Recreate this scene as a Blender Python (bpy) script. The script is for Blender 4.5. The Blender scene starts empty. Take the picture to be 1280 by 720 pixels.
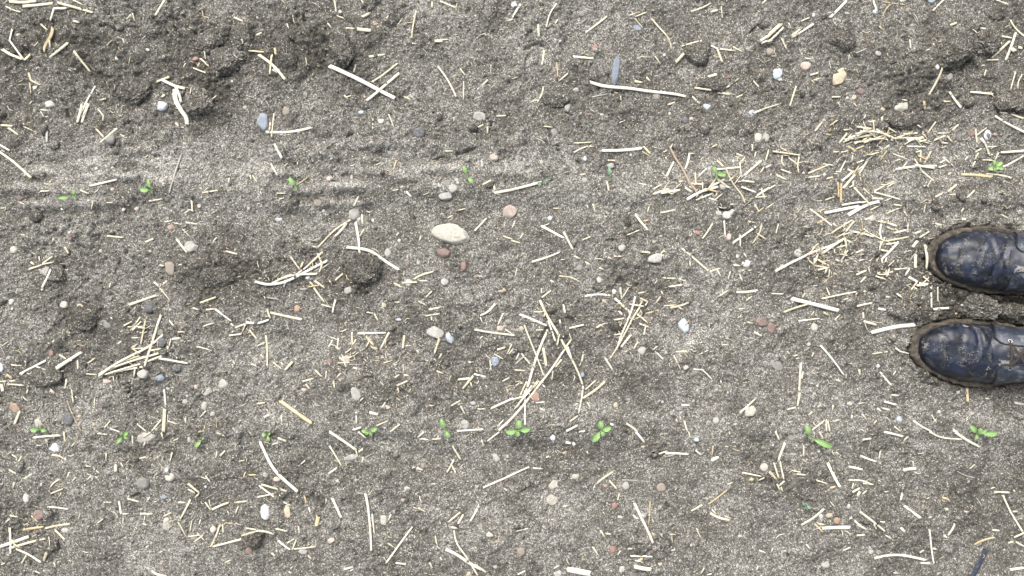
import bpy, math, random
import numpy as np
from mathutils import Vector, noise, Matrix

# ---------------------------------------------------------------- camera, light
scene = bpy.context.scene
PX = 1.8 / 1280.0            # metres of ground per photograph pixel
CAM_H = 1.40                 # camera height over the soil
cam_data = bpy.data.cameras.new("camera")
cam = bpy.data.objects.new("camera", cam_data)
scene.collection.objects.link(cam)
cam.location = (0, 0, CAM_H)
cam.rotation_euler = (0, 0, 0)
cam_data.sensor_width = 36.0
cam_data.lens = 36.0 * CAM_H / 1.8
cam_data.clip_start = 0.05
cam_data.clip_end = 500
scene.camera = cam

SUN_EL, SUN_ROT = math.radians(52), math.radians(335)
world = bpy.data.worlds.new("World")
scene.world = world
world.use_nodes = True
wn, wl = world.node_tree.nodes, world.node_tree.links
for n in list(wn): wn.remove(n)
sky = wn.new("ShaderNodeTexSky"); sky.sky_type = 'NISHITA'; sky.sun_disc = False
sky.sun_elevation = SUN_EL; sky.sun_rotation = SUN_ROT
sky.air_density = 1.0; sky.dust_density = 6.0; sky.ozone_density = 1.0
bg = wn.new("ShaderNodeBackground"); bg.inputs[1].default_value = 0.15
wo = wn.new("ShaderNodeOutputWorld")
hs = wn.new("ShaderNodeHueSaturation"); hs.inputs["Saturation"].default_value = 0.30   # an overcast sky is nearly grey
wl.new(sky.outputs[0], hs.inputs["Color"]); wl.new(hs.outputs[0], bg.inputs[0]); wl.new(bg.outputs[0], wo.inputs[0])
sd = bpy.data.lights.new("sun", 'SUN'); sd.energy = 1.0; sd.angle = math.radians(36)
sd.color = (1.0, 0.965, 0.90)
sun = bpy.data.objects.new("sun", sd); scene.collection.objects.link(sun)
# sky sun_rotation r points the sun at azimuth (sin r, cos r)
sdir = Vector((math.sin(SUN_ROT) * math.cos(SUN_EL), math.cos(SUN_ROT) * math.cos(SUN_EL), math.sin(SUN_EL)))
sun.rotation_euler = sdir.to_track_quat('Z', 'Y').to_euler()
sun.location = sdir * 10
vs = scene.view_settings
vs.view_transform = 'Standard'; vs.look = 'None'; vs.gamma = 1.0; vs.use_curve_mapping = False
vs.exposure = 0.72
scene.cycles.max_bounces = 5
scene.cycles.diffuse_bounces = 3

C = scene.collection
rng = np.random.default_rng(11)
random.seed(5)

# ---------------------------------------------------------------- helpers
def tag(o, label=None, cat=None, group=None, kind=None):
    if label: o["label"] = label
    if cat: o["category"] = cat
    if group: o["group"] = group
    if kind: o["kind"] = kind
    return o

def mesh_obj(name, verts, faces, mat, parent=None, smooth=True, uvs=None, attrs=None):
    me = bpy.data.meshes.new(name)
    me.from_pydata([tuple(v) for v in verts], [], faces)
    if smooth: me.polygons.foreach_set("use_smooth", [True] * len(me.polygons))
    if uvs is not None:
        lay = me.uv_layers.new(name="UVMap")
        idx = np.empty(len(me.loops), dtype=np.int32); me.loops.foreach_get("vertex_index", idx)
        lay.data.foreach_set("uv", np.asarray(uvs, dtype=np.float32)[idx].ravel())
    if attrs:
        for k, v in attrs.items():
            a = me.attributes.new(k, 'FLOAT', 'POINT'); a.data.foreach_set("value", np.asarray(v, dtype=np.float32))
    me.materials.append(mat)
    me.update()
    o = bpy.data.objects.new(name, me)
    C.objects.link(o)
    if parent: o.parent = parent
    return o

def empty(name, loc, rz=0.0):
    o = bpy.data.objects.new(name, None); C.objects.link(o)
    o.empty_display_size = 0.02
    o.location = loc; o.rotation_euler = (0, 0, rz)
    return o

def P(px, py, h=0.0):
    """a photograph pixel at height h -> a place in the field"""
    k = (1 - h / CAM_H) * PX
    return ((px - 640) * k, (360 - py) * k)

class NT:
    def __init__(s, name):
        s.m = bpy.data.materials.new(name); s.m.use_nodes = True
        s.n, s.l = s.m.node_tree.nodes, s.m.node_tree.links
        s.b = s.n["Principled BSDF"]
    def node(s, t, **kw):
        n = s.n.new(t)
        for k, v in kw.items(): setattr(n, k, v)
        return n
    def link(s, a, b): s.l.new(a, b)
    def noise(s, vec, scale, detail=4, rough=0.6):
        n = s.node("ShaderNodeTexNoise"); n.inputs["Scale"].default_value = scale
        n.inputs["Detail"].default_value = detail; n.inputs["Roughness"].default_value = rough
        s.link(vec, n.inputs["Vector"]); return n.outputs["Fac"]
    def math(s, op, a, b=None, clamp=False):
        n = s.node("ShaderNodeMath", operation=op); n.use_clamp = clamp
        for i, v in enumerate((a, b)):
            if v is None: continue
            if isinstance(v, (int, float)): n.inputs[i].default_value = v
            else: s.link(v, n.inputs[i])
        return n.outputs[0]
    def ramp(s, fac, stops, interp='LINEAR'):
        n = s.node("ShaderNodeValToRGB"); n.color_ramp.interpolation = interp
        e = n.color_ramp.elements
        while len(e) < len(stops): e.new(0.5)
        for i, (p, c) in enumerate(stops):
            e[i].position = p; e[i].color = (c[0], c[1], c[2], 1)
        s.link(fac, n.inputs[0]); return n.outputs[0]
    def mix(s, fac, a, b, mode='MIX'):
        n = s.node("ShaderNodeMix", data_type='RGBA', blend_type=mode)
        if isinstance(fac, (int, float)): n.inputs[0].default_value = fac
        else: s.link(fac, n.inputs[0])
        for i, v in ((6, a), (7, b)):
            if isinstance(v, tuple): n.inputs[i].default_value = (v[0], v[1], v[2], 1)
            else: s.link(v, n.inputs[i])
        return n.outputs[2]
    def bump(s, h, strength, dist, prev=None):
        n = s.node("ShaderNodeBump"); n.inputs["Strength"].default_value = strength
        n.inputs["Distance"].default_value = dist
        s.link(h, n.inputs["Height"])
        if prev is not None: s.link(prev, n.inputs["Normal"])
        return n.outputs[0]
    def base(s, c):
        if isinstance(c, tuple): s.b.inputs["Base Color"].default_value = (c[0], c[1], c[2], 1)
        else: s.link(c, s.b.inputs["Base Color"])
    def pos(s): return s.node("ShaderNodeNewGeometry").outputs["Position"]
    def obj(s): return s.node("ShaderNodeTexCoord").outputs["Object"]

def soil_material():
    t = NT("sandy_soil"); p = t.pos()
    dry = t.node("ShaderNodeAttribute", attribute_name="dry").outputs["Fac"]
    n1 = t.noise(p, 60, 5, 0.65)
    n2 = t.noise(p, 300, 3, 0.75)
    n3 = t.noise(p, 720, 2, 0.8)
    vo = t.node("ShaderNodeTexVoronoi"); vo.inputs["Scale"].default_value = 560; t.link(p, vo.inputs["Vector"])
    sp = t.node("ShaderNodeSeparateColor"); t.link(vo.outputs["Color"], sp.inputs[0])
    v = t.math('ADD', dry, t.math('MULTIPLY', t.math('SUBTRACT', n1, 0.5), 0.75))
    v = t.math('ADD', v, t.math('MULTIPLY', t.math('SUBTRACT', n2, 0.5), 1.1))
    amp = t.math('MULTIPLY', v, 2.3, clamp=True)
    v = t.math('ADD', v, t.math('MULTIPLY', t.math('MULTIPLY', t.math('SUBTRACT', n3, 0.5), 1.75), amp))
    v = t.math('ADD', v, t.math('MULTIPLY', t.math('MULTIPLY', t.math('SUBTRACT', sp.outputs[2], 0.5), 0.42), amp), clamp=True)
    col = t.ramp(v, [(0.0, (0.040, 0.037, 0.031)), (0.28, (0.098, 0.092, 0.079)),  # low dark stops also paint tiny shadows between grains into the colour
                     (0.52, (0.173, 0.165, 0.147)), (0.76, (0.325, 0.313, 0.285)), (1.0, (0.60, 0.585, 0.54))])
    near = t.math('LESS_THAN', vo.outputs["Distance"], 0.5)
    lightg = t.math('MULTIPLY', t.math('GREATER_THAN', sp.outputs[0], 0.92), near)
    darkg = t.math('MULTIPLY', t.math('LESS_THAN', sp.outputs[0], 0.06), near)
    rust = t.math('MULTIPLY', t.math('GREATER_THAN', sp.outputs[1], 0.97), near)
    col = t.mix(t.math('MULTIPLY', t.math('MULTIPLY', lightg, 0.75), amp), col, (0.70, 0.68, 0.61))
    col = t.mix(t.math('MULTIPLY', darkg, 0.7), col, (0.05, 0.046, 0.04))
    col = t.mix(t.math('MULTIPLY', rust, 0.45), col, (0.32, 0.21, 0.13))
    t.base(col)
    t.b.inputs["Roughness"].default_value = 0.95
    t.b.inputs["Specular IOR Level"].default_value = 0.15
    b1 = t.bump(n3, 0.6, 0.0012)
    b2 = t.bump(n2, 0.25, 0.0014, b1)
    t.link(b2, t.b.inputs["Normal"])
    return t.m

def straw_material(name, c1, c2, c3):
    t = NT(name)
    uv = t.node("ShaderNodeUVMap"); uv.uv_map = "UVMap"
    mp = t.node("ShaderNodeMapping"); mp.inputs["Scale"].default_value = (25, 14, 1)
    t.link(uv.outputs[0], mp.inputs[0])
    fib = t.noise(mp.outputs[0], 1.0, 4, 0.7)
    blot = t.noise(t.pos(), 130, 3, 0.6)
    rnd = t.node("ShaderNodeObjectInfo").outputs["Random"]
    f = t.math('ADD', t.math('MULTIPLY', fib, 0.7), t.math('MULTIPLY', blot, 0.45))
    f = t.math('ADD', f, t.math('MULTIPLY', t.math('SUBTRACT', rnd, 0.5), 0.36), clamp=True)
    col = t.ramp(f, [(0.28, c3), (0.5, c2), (0.72, c1)])
    soil = t.ramp(t.noise(t.pos(), 240, 4, 0.75), [(0.56, (0, 0, 0)), (0.64, (1, 1, 1))])
    col = t.mix(t.math('MULTIPLY', soil, .5), col, (0.24, 0.22, 0.18))
    t.base(col)
    t.b.inputs["Roughness"].default_value = 0.6
    t.b.inputs["Specular IOR Level"].default_value = 0.35
    t.link(t.bump(fib, 0.5, 0.0008), t.b.inputs["Normal"])
    return t.m

SOIL = soil_material()
STRAW = {
    'c': straw_material("straw_cream", (0.79, 0.745, 0.60), (0.69, 0.635, 0.475), (0.45, 0.38, 0.25)),
    'w': straw_material("straw_bleached", (0.83, 0.805, 0.70), (0.75, 0.715, 0.59), (0.52, 0.465, 0.34)),
    'g': straw_material("straw_golden", (0.72, 0.62, 0.41), (0.57, 0.46, 0.27), (0.34, 0.25, 0.14)),
    'b': straw_material("stem_brown", (0.46, 0.36, 0.26), (0.31, 0.22, 0.15), (0.17, 0.11, 0.07)),
    'y': straw_material("straw_weathered", (0.52, 0.50, 0.46), (0.38, 0.36, 0.33), (0.22, 0.20, 0.18)),
    'k': straw_material("strip_navy", (0.06, 0.075, 0.11), (0.035, 0.045, 0.07), (0.02, 0.02, 0.03)),
}

# ---------------------------------------------------------------- field data, read in 4x tiles
# straws: tile column, tile row : "tone width x y x y ...", coordinates in quarter pixels of the tile
STRAWS = {}
STRAWS[0, 0] = """c 16 40 5 110 14 190 8|c 14 105 32 190 28 275 20|c 14 288 15 370 38 475 68|c 8 365 0 425 30|c 8 22 28 60 48 104 62|c 12 345 46 280 48 258 112|c 14 362 104 405 114|c 10 200 118 238 152|g 18 270 132 262 178 222 228 218 262|c 8 250 200 250 240|c 14 345 212 240 287|c 10 58 140 44 200 118 300|c 16 0 240 50 275 120 300|c 14 150 265 120 308|c 12 370 255 445 358|c 10 460 418 415 505 380 600|c 16 432 505 398 615|w 14 400 512 380 615|c 10 138 358 148 400 200 425|c 6 148 410 150 470|w 18 158 440 188 432|c 8 478 540 505 575 503 605|c 10 825 0 780 85|c 8 665 65 675 108|c 7 632 100 660 72|c 8 480 492 520 488|c 6 612 190 622 218|c 12 1165 82 1215 104|c 8 1062 118 1102 132|c 10 1000 290 1048 335|c 10 962 338 1035 368|c 8 1028 255 1030 300|g 8 1000 312 985 335|c 12 775 410 850 384|c 14 800 395 870 430 930 445|w 24 880 440 875 500 900 545 935 590 936 630|w 14 880 430 900 470 908 520|w 14 820 465 808 490|c 7 1085 478 1025 542|c 12 875 610 895 635|c 12 0 625 75 632|c 10 45 640 100 678|c 10 592 640 500 718|c 9 475 640 525 690|c 6 592 668 635 690|c 6 112 630 160 652|w 8 190 545 245 548|y 14 230 650 234 716"""
STRAWS[1, 0] = """w 24 360 330 470 378 575 428 705 498|c 10 575 415 640 372 712 312|c 12 552 510 625 450 720 360|c 10 800 48 783 130 778 215|c 6 778 216 808 218|c 14 575 60 525 90|c 10 445 138 495 142|c 20 500 145 580 158|c 10 560 284 648 270|c 10 392 0 402 62|c 7 525 0 548 30|c 12 878 0 880 40|c 10 915 0 998 36|w 10 0 180 30 162|g 10 -40 256 45 262|c 16 12 272 85 325 150 402|c 10 80 272 68 378|g 16 98 240 104 285|w 14 42 658 150 660 230 648 292 630|c 8 88 565 75 690|c 10 70 605 66 660|c 9 908 328 960 400 1004 488|c 10 1162 395 1128 430|c 8 890 205 965 195|c 10 890 210 940 207|c 7 355 110 378 142|c 7 182 72 190 118|c 8 665 78 645 110|c 7 730 92 700 125|c 10 1018 340 1048 378|c 6 1175 318 1172 362|c 8 665 572 692 642|c 6 585 590 585 650|c 8 1200 578 1252 576|c 8 1098 640 1140 622|c 10 1158 628 1158 668|c 8 440 475 465 500|c 8 480 478 450 490|c 8 735 482 772 496|c 8 488 362 500 318|c 6 150 112 160 142|c 8 400 75 440 90|c 9 1255 102 1290 90|c 6 1038 400 1036 500"""
STRAWS[2, 0] = """w 20 382 408 500 430 625 442 705 452 805 462 878 478|w 12 45 18 20 55 0 90|c 8 225 14 185 70 170 138|c 12 130 118 134 190|c 8 230 90 210 125|c 11 480 75 420 120 365 160|c 7 588 72 622 60|c 7 620 78 682 52|c 7 615 85 660 132|c 9 700 84 745 132 795 185 803 240|c 9 850 224 940 198|c 10 940 196 1030 238 1058 310|c 15 905 215 865 262 818 310|c 9 1040 240 1118 252|c 9 1105 228 1155 255|c 12 302 280 360 284 415 288|c 11 162 242 158 285 146 328|c 8 284 360 232 404|c 8 158 425 155 460 125 512|c 7 92 505 130 495|c 14 942 395 1028 370|c 12 1048 445 1100 420|g 6 1100 418 1145 382|c 11 912 434 1000 450|c 11 1030 458 1102 468|c 9 1215 395 1248 432|c 9 1125 485 1160 468|c 10 905 475 945 518|c 12 968 642 948 685|c 7 1048 25 1058 88|c 9 895 52 960 30 1002 5|c 12 995 55 1035 45|c 9 1275 -5 1250 20|w 14 1236 210 1290 175|w 12 1240 218 1290 203|c 8 310 715 400 710|c 12 615 400 660 405|c 9 675 375 700 402|y 8 398 482 488 462|c 6 545 470 550 500|c 8 155 632 205 636|c 6 720 270 752 310|y 6 1150 130 1158 200|c 8 780 522 820 505|c 10 1205 565 1290 531|g 7 225 300 230 380"""
STRAWS[3, 0] = """w 14 402 -5 350 50 310 86|w 12 528 -5 548 64|c 10 884 -6 825 54|c 10 1140 -5 1210 22|c 13 72 118 35 150 -20 205|c 14 80 135 45 170 -10 220|c 9 58 118 -6 178|c 8 212 84 155 108|c 12 235 115 175 152 118 186|c 10 170 138 118 180|c 9 68 188 98 246|c 6 105 108 118 138|c 12 905 130 948 112|c 9 1055 142 1115 158|g 14 1155 160 1158 232|c 15 1245 155 1225 225 1195 302|c 12 1215 200 1165 248 1122 290|c 9 1215 95 1240 140 1290 180|c 10 1168 178 1228 188|w 20 1215 240 1248 254|w 16 1255 232 1290 236|c 9 1098 298 1165 295|c 9 1285 365 1262 405 1265 448|c 8 1248 350 1225 445|c 11 862 320 850 380 798 482|c 8 702 200 700 252|c 7 820 215 835 236|c 8 785 255 805 248|c 9 148 425 112 532|c 8 62 515 -30 545|c 12 905 455 935 500 970 540|c 11 1010 460 1132 470|c 8 868 510 915 508|g 13 780 500 790 552|c 9 845 605 805 665|c 8 850 665 915 662|c 9 952 620 925 658|c 10 288 590 232 658|c 11 402 662 355 718|w 11 1128 580 1200 625 1290 664|w 10 1155 560 1200 566|c 10 1220 565 1290 594|c 10 1040 640 1052 718|w 18 1068 688 1094 724|c 14 575 572 575 612|c 8 670 494 700 502|c 12 215 372 262 360|c 10 230 398 272 385|c 6 222 395 240 415|c 9 188 290 222 294|c 8 320 484 366 484|c 6 410 270 406 300|y 8 430 270 495 244|c 8 430 515 448 535|c 12 380 700 470 680 530 672|c 10 430 712 520 700 620 660|c 12 440 632 520 645|c 10 512 608 542 602|c 10 400 690 530 650|c 9 545 640 600 680|c 9 560 690 640 700|c 9 590 630 650 660|c 12 620 690 700 688 760 685|c 10 680 668 760 662|c 13 700 700 788 684|c 10 740 690 818 716|c 9 480 712 560 690|c 8 530 600 540 680|c 8 470 640 540 680|g 8 610 650 560 718|c 9 435 720 470 700|c 8 1085 380 1100 340|c 8 1072 325 1095 322|g 6 620 15 585 50 572 95|g 6 570 5 620 14 690 20|g 8 555 128 578 148|c 9 455 660 560 655 640 690|c 9 500 700 590 690"""
STRAWS[0, 1] = """c 13 -10 34 80 100 160 172|w 10 -10 0 48 34|c 13 450 212 590 175|y 8 905 50 880 140 850 248|c 12 518 458 615 468|c 12 718 492 768 470|c 12 875 470 905 510 935 545|c 9 920 390 988 400|c 10 742 286 812 272|c 12 955 278 955 342|c 7 945 325 910 345|c 11 242 198 256 180|c 9 198 238 255 235|c 9 525 292 565 292|c 9 400 230 445 250|c 9 468 280 448 325|w 14 612 315 600 340|c 10 135 628 215 605|c 11 215 600 272 558|c 8 215 602 278 590|w 12 265 622 240 668 206 722|c 10 150 588 172 608|c 7 195 560 200 590|c 9 1085 465 1058 492|c 9 1125 535 1190 552|c 8 1145 165 1142 202|c 8 1248 152 1255 180|c 7 1260 155 1285 194|c 8 1010 245 1095 232|c 6 1020 240 1045 215|c 9 320 510 340 550|c 8 265 465 262 492|w 10 338 442 356 442|c 7 105 455 130 455|c 10 785 606 820 610|c 9 885 604 912 602|c 10 762 688 792 718|c 10 828 680 800 710|c 8 545 692 540 722|c 7 95 290 125 306|w 10 290 318 308 330|c 8 212 450 228 440|c 8 735 530 752 540|c 7 -5 320 20 318|c 6 820 390 855 382|c 6 870 395 905 402"""
STRAWS[1, 1] = """w 12 90 -5 132 76|c 9 68 92 108 158|c 11 512 260 488 315|c 8 470 375 380 430 288 522|w 14 455 385 420 430 380 465|w 13 492 385 510 470 520 558|c 10 525 345 528 400|c 9 540 420 515 465|w 15 445 512 560 528 620 568 720 632|w 11 575 548 535 572 495 600|w 14 748 235 780 268|c 9 1130 206 1180 178|c 13 1182 178 1196 240|c 9 1155 368 1090 438|g 8 690 135 705 80|c 11 328 535 230 630|c 13 60 708 160 650 310 650|w 14 -10 686 60 710 150 690 240 640 355 580|c 9 165 560 215 632|c 9 298 545 325 600 312 645|c 10 218 620 230 585|c 8 80 700 155 655|c 9 260 685 290 718|c 12 285 680 340 720|g 9 250 715 320 705|g 8 360 680 378 700|c 11 895 635 815 660 790 680|c 9 730 694 810 692|c 10 815 685 865 684|c 9 688 694 735 718|c 9 955 370 985 355|c 8 1008 332 1048 322|c 9 1232 460 1285 476|c 9 1240 398 1240 422|c 8 815 490 825 455|c 8 700 460 712 440|c 8 945 36 990 34|c 7 202 85 202 104|c 7 102 246 150 246|c 7 112 276 142 268|c 6 20 235 28 255|c 6 0 298 18 296|c 8 270 510 300 515|c 6 600 108 628 94|g 7 200 205 262 160|c 6 722 220 740 210|c 8 225 470 225 492"""
STRAWS[2, 1] = """w 15 -95 247 0 228 90 208 152 190|c 13 95 590 170 568 245 538|w 14 142 405 200 436 262 470|c 10 258 436 285 490 308 530|c 13 615 345 640 385 682 435|g 9 655 385 690 380|w 14 440 32 550 30 655 22|c 10 655 5 695 52|g 8 650 35 700 65|c 9 305 45 345 22 385 8|c 8 385 8 405 15|c 8 475 80 522 80|c 9 475 185 485 240|c 9 340 154 370 150|w 8 630 196 676 206|c 9 700 230 750 200|c 13 700 252 785 225|c 12 740 248 800 236 842 232|c 11 770 168 812 84|b 11 790 10 815 70 850 120 880 190 925 245|c 11 890 45 878 100 862 130|c 8 878 46 920 46|c 12 1018 78 1060 118|c 10 1060 118 1090 190 1150 262 1160 300|c 12 1000 130 1140 118|c 9 975 120 930 165|c 9 915 140 915 210|c 14 855 215 905 245|w 14 870 280 935 240 1030 215|c 12 940 242 1000 210 1062 178|w 11 920 280 1008 245|c 8 975 230 1020 170|c 8 890 200 985 205|c 8 950 190 950 230|c 11 1245 84 1200 120 1150 165|c 8 1120 45 1160 62|c 8 1165 66 1140 95|c 10 1285 26 1262 90|c 8 1200 0 1205 40|c 8 1222 35 1212 70|c 11 1140 185 1210 195|c 10 1140 215 1220 245|c 10 1215 265 1280 262|c 11 1285 218 1220 260|c 9 1212 298 1240 345|c 8 1135 90 1140 165|c 9 738 345 822 328|c 8 690 308 678 342|c 9 405 295 420 345|c 6 375 300 385 325|w 9 1058 380 1065 470|c 10 1002 395 975 440 945 478|c 11 1220 410 1160 455 1100 498|c 8 1248 400 1242 440 1200 500|c 8 1220 445 1275 478|w 8 1138 452 1140 518|c 11 845 522 910 575 985 638|c 8 985 638 1045 620|c 10 1022 625 1042 665|c 9 640 540 695 542|c 10 505 560 558 562|c 9 478 565 500 575|c 10 310 558 345 575|c 10 365 588 400 608|c 9 435 618 465 628|c 8 235 660 300 665 345 690|c 8 190 680 215 694|c 10 778 714 855 704|c 8 750 670 820 672|c 8 830 672 875 690|c 8 885 585 888 618|c 9 1100 605 1145 610|c 8 1135 640 1155 690|c 8 1160 545 1175 570|c 7 1092 635 1080 680|c 6 1180 632 1200 630|c 7 205 320 240 320|w 8 0 420 18 378|c 9 -5 482 45 495|w 8 58 445 38 475|c 6 25 620 15 668|c 6 575 455 640 430|c 7 350 480 395 462|c 8 1000 15 1030 0|w 7 160 408 190 395|c 9 740 550 755 535 772 545|c 7 770 60 775 80|c 7 755 40 780 30"""
STRAWS[3, 1] = """c 9 20 38 95 48 165 56|c 10 70 55 65 90 85 118|c 9 100 65 160 110|c 9 155 60 145 110 152 150|c 7 60 15 100 40|c 10 195 150 250 125 310 102|c 8 275 98 335 106|c 9 195 168 262 160|c 11 285 176 330 164|c 7 330 148 362 148|c 8 430 50 426 88|c 9 515 50 568 38|c 11 510 72 485 115 460 150|c 13 365 190 440 130|c 13 368 228 440 150|w 9 405 120 440 140|g 9 345 190 355 270|g 12 362 195 366 300|c 9 430 180 425 220|c 10 422 218 470 265 518 310|w 17 285 345 380 325 470 308|c 10 370 305 440 292 490 290|w 20 402 358 460 325 520 295 570 285|c 11 515 272 580 275|c 9 525 238 580 212 640 184|c 9 525 240 600 258 670 278|c 8 600 215 640 190|c 9 605 345 668 318|c 9 630 300 680 308|c 8 688 330 712 360|w 13 648 122 760 108 862 105|c 12 740 102 850 118|c 10 825 32 790 98|c 8 772 25 772 90|c 9 770 120 845 185|c 8 740 70 780 130|c 9 632 45 705 72|c 7 645 82 675 72|c 9 700 8 800 10|w 9 620 0 590 22|g 11 400 5 450 35|g 8 440 25 490 5|c 9 880 62 945 110|c 9 865 115 910 100|g 16 972 148 1060 152 1132 162|w 14 1162 42 1290 33|c 11 1290 55 1215 100 1140 130|c 10 1100 146 1160 152 1222 170|c 11 1085 -5 1118 62|c 9 1078 18 1040 42|c 8 1060 40 1042 78|c 9 1095 14 1148 12|c 9 1155 40 1140 85|c 11 835 268 890 240|c 11 905 240 958 198|c 7 910 252 965 248|c 9 995 272 1045 228|c 10 990 315 975 345|w 9 965 270 990 282|c 10 212 320 270 365 325 412|b 8 150 345 180 310|c 10 315 448 370 412 430 378|c 11 390 440 438 380|c 9 325 395 350 415|w 15 30 642 120 590 220 545 300 515 380 480|c 12 265 555 310 520 385 470|c 12 385 465 395 520|c 10 335 520 340 548|c 9 388 530 388 558|c 10 400 480 430 495|c 10 422 436 480 445 535 465|c 9 480 420 540 460 620 495|c 9 580 375 565 440 575 480|w 12 590 390 655 410|c 9 555 385 600 395|c 8 600 415 640 430|c 10 590 486 650 474 712 462|w 14 658 488 605 545 572 575 572 600|c 9 630 445 700 428 712 390|w 16 755 478 722 520|c 9 755 470 812 435|w 15 740 535 735 625|w 18 770 500 785 570 785 632|c 12 845 395 880 406|w 14 975 372 1002 378|c 11 205 580 240 610 310 620|c 11 245 575 300 605|c 9 250 630 300 618|c 9 310 625 308 668|c 8 285 650 295 620|c 9 505 612 515 645|c 8 548 650 568 638|c 9 540 660 595 678|c 9 580 648 630 638|c 9 630 628 702 620|w 9 708 618 685 660|w 14 700 662 740 685 790 712|c 8 765 705 800 665|c 7 770 660 800 690|c 14 740 708 800 700|c 7 600 612 635 580|c 6 545 590 565 560|g 18 905 708 945 690|c 8 1178 350 1215 368|c 6 80 455 100 470|c 9 -8 230 35 205|c 7 790 345 795 300|c 8 780 210 815 205"""
STRAWS[0, 2] = """c 14 640 86 710 60 780 36|c 7 788 -5 845 62|c 10 995 76 1082 44|c 8 960 98 998 110|c 9 1025 110 1075 104|w 10 1075 102 1115 135 1160 168|c 10 1150 175 1168 192|c 10 1170 200 1225 180|c 8 1228 180 1205 225|w 14 1222 172 1290 180 1345 158|c 9 1138 238 1208 230|c 10 1240 205 1285 260|c 9 1008 194 1075 172|c 9 975 292 1045 310|c 11 720 345 600 385 510 425|c 10 690 340 560 385 500 432|c 11 715 395 600 410 530 432|c 12 800 325 700 350 560 400 495 430|c 12 830 332 780 350 700 380 520 435|c 13 818 232 740 300 600 360 495 440|c 14 808 128 775 220 725 395|c 14 790 350 860 362 940 378|c 9 740 315 810 302|g 8 650 302 700 330|c 10 725 160 712 220 697 285|c 9 612 190 660 165|c 9 700 142 665 195 645 215|c 9 705 165 655 215|c 7 630 195 720 192|w 8 648 250 688 250|c 9 672 405 665 450|c 7 560 440 562 478|c 8 430 430 480 436|c 8 845 160 872 190|c 9 855 250 840 300|w 12 840 285 838 312|w 22 280 408 340 365 408 318|c 9 290 330 335 355|c 11 92 430 160 395 232 360|c 8 98 440 125 415|c 9 55 385 110 390|c 8 120 360 130 380|c 8 175 392 240 408|c 7 228 486 295 450|c 13 332 452 322 508|c 12 245 505 268 532|c 8 362 502 366 580|c 7 370 540 390 555|g 14 30 430 62 458|c 9 -5 468 80 465|c 9 30 480 120 488|w 18 5 470 15 525|c 12 105 608 75 682|c 8 110 545 140 568|c 8 140 490 130 530|c 7 470 550 470 598|c 9 430 380 468 348|w 9 385 360 388 410|c 9 685 678 738 720|w 10 815 505 825 600|c 17 822 600 820 722|c 9 810 655 755 720|c 7 835 665 890 680|c 8 525 700 556 662|w 8 550 700 604 720|b 6 330 560 360 630 410 716|w 8 1030 612 995 650|c 9 925 645 928 680|c 8 1250 380 1285 391|c 9 545 145 555 160|c 7 275 275 285 255|w 10 215 0 200 15|w 10 62 98 50 112|c 6 0 300 45 265"""
STRAWS[1, 2] = """w 14 65 122 150 142 235 160|c 10 55 100 65 135 75 155|c 10 45 235 52 290 54 402|c 9 0 292 45 272|c 9 15 330 40 355|c 9 282 -5 315 40 342 72|w 11 398 52 385 95 380 130|c 8 320 82 380 98|c 8 550 120 585 128|c 9 590 125 610 165|c 11 882 14 845 50|c 8 810 66 855 88|c 10 860 110 930 96|c 8 845 140 922 128|c 7 878 140 878 165|c 12 1200 75 1165 120 1115 142|w 7 1120 145 1135 180|c 9 1238 122 1208 188|w 13 1085 208 1180 226 1300 240|c 8 1240 205 1285 232|c 14 742 235 732 310|c 10 668 218 620 308|c 11 505 228 580 225 655 225|c 10 478 215 480 295|g 12 545 240 592 290|c 8 500 255 478 290|c 10 410 248 402 310|c 10 410 345 445 372|w 10 480 398 520 408|c 12 918 250 890 330|c 10 930 325 910 360|c 8 888 352 900 370|c 14 185 365 140 415|c 8 120 370 135 390|c 8 80 370 130 410|c 11 290 408 328 446|c 9 430 420 400 448|c 8 345 460 350 415|c 10 225 470 290 452|c 8 245 480 268 505|c 12 705 488 765 460|c 8 690 450 720 430|c 9 738 432 770 440|c 8 710 495 715 525|g 17 112 560 200 625 285 678|c 9 -5 580 45 575|w 9 32 650 66 634|w 8 125 635 128 674|w 14 562 620 615 632|w 8 500 620 502 680|c 8 540 545 510 575|w 13 480 712 530 694|c 9 600 690 662 662|c 8 725 675 670 720|c 8 650 568 628 600|c 8 862 590 895 588|c 8 972 592 1028 562|c 8 1020 588 1045 635|c 12 1005 460 1075 452|c 12 1090 438 1030 510|c 12 1085 430 1155 448|c 8 1070 470 1082 500|c 9 1168 350 1175 420|c 8 1188 330 1238 358|c 12 1200 312 1252 296|c 9 1280 280 1255 332|c 8 1285 306 1262 335|w 9 1060 375 1088 372|c 8 1230 470 1270 448|w 7 1250 505 1262 520|c 9 1105 608 1148 608|w 12 1170 608 1290 552|w 9 1240 660 1205 695|w 10 1000 718 1140 708|c 9 900 415 940 430|c 7 800 310 820 330|c 6 745 290 778 288"""
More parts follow.
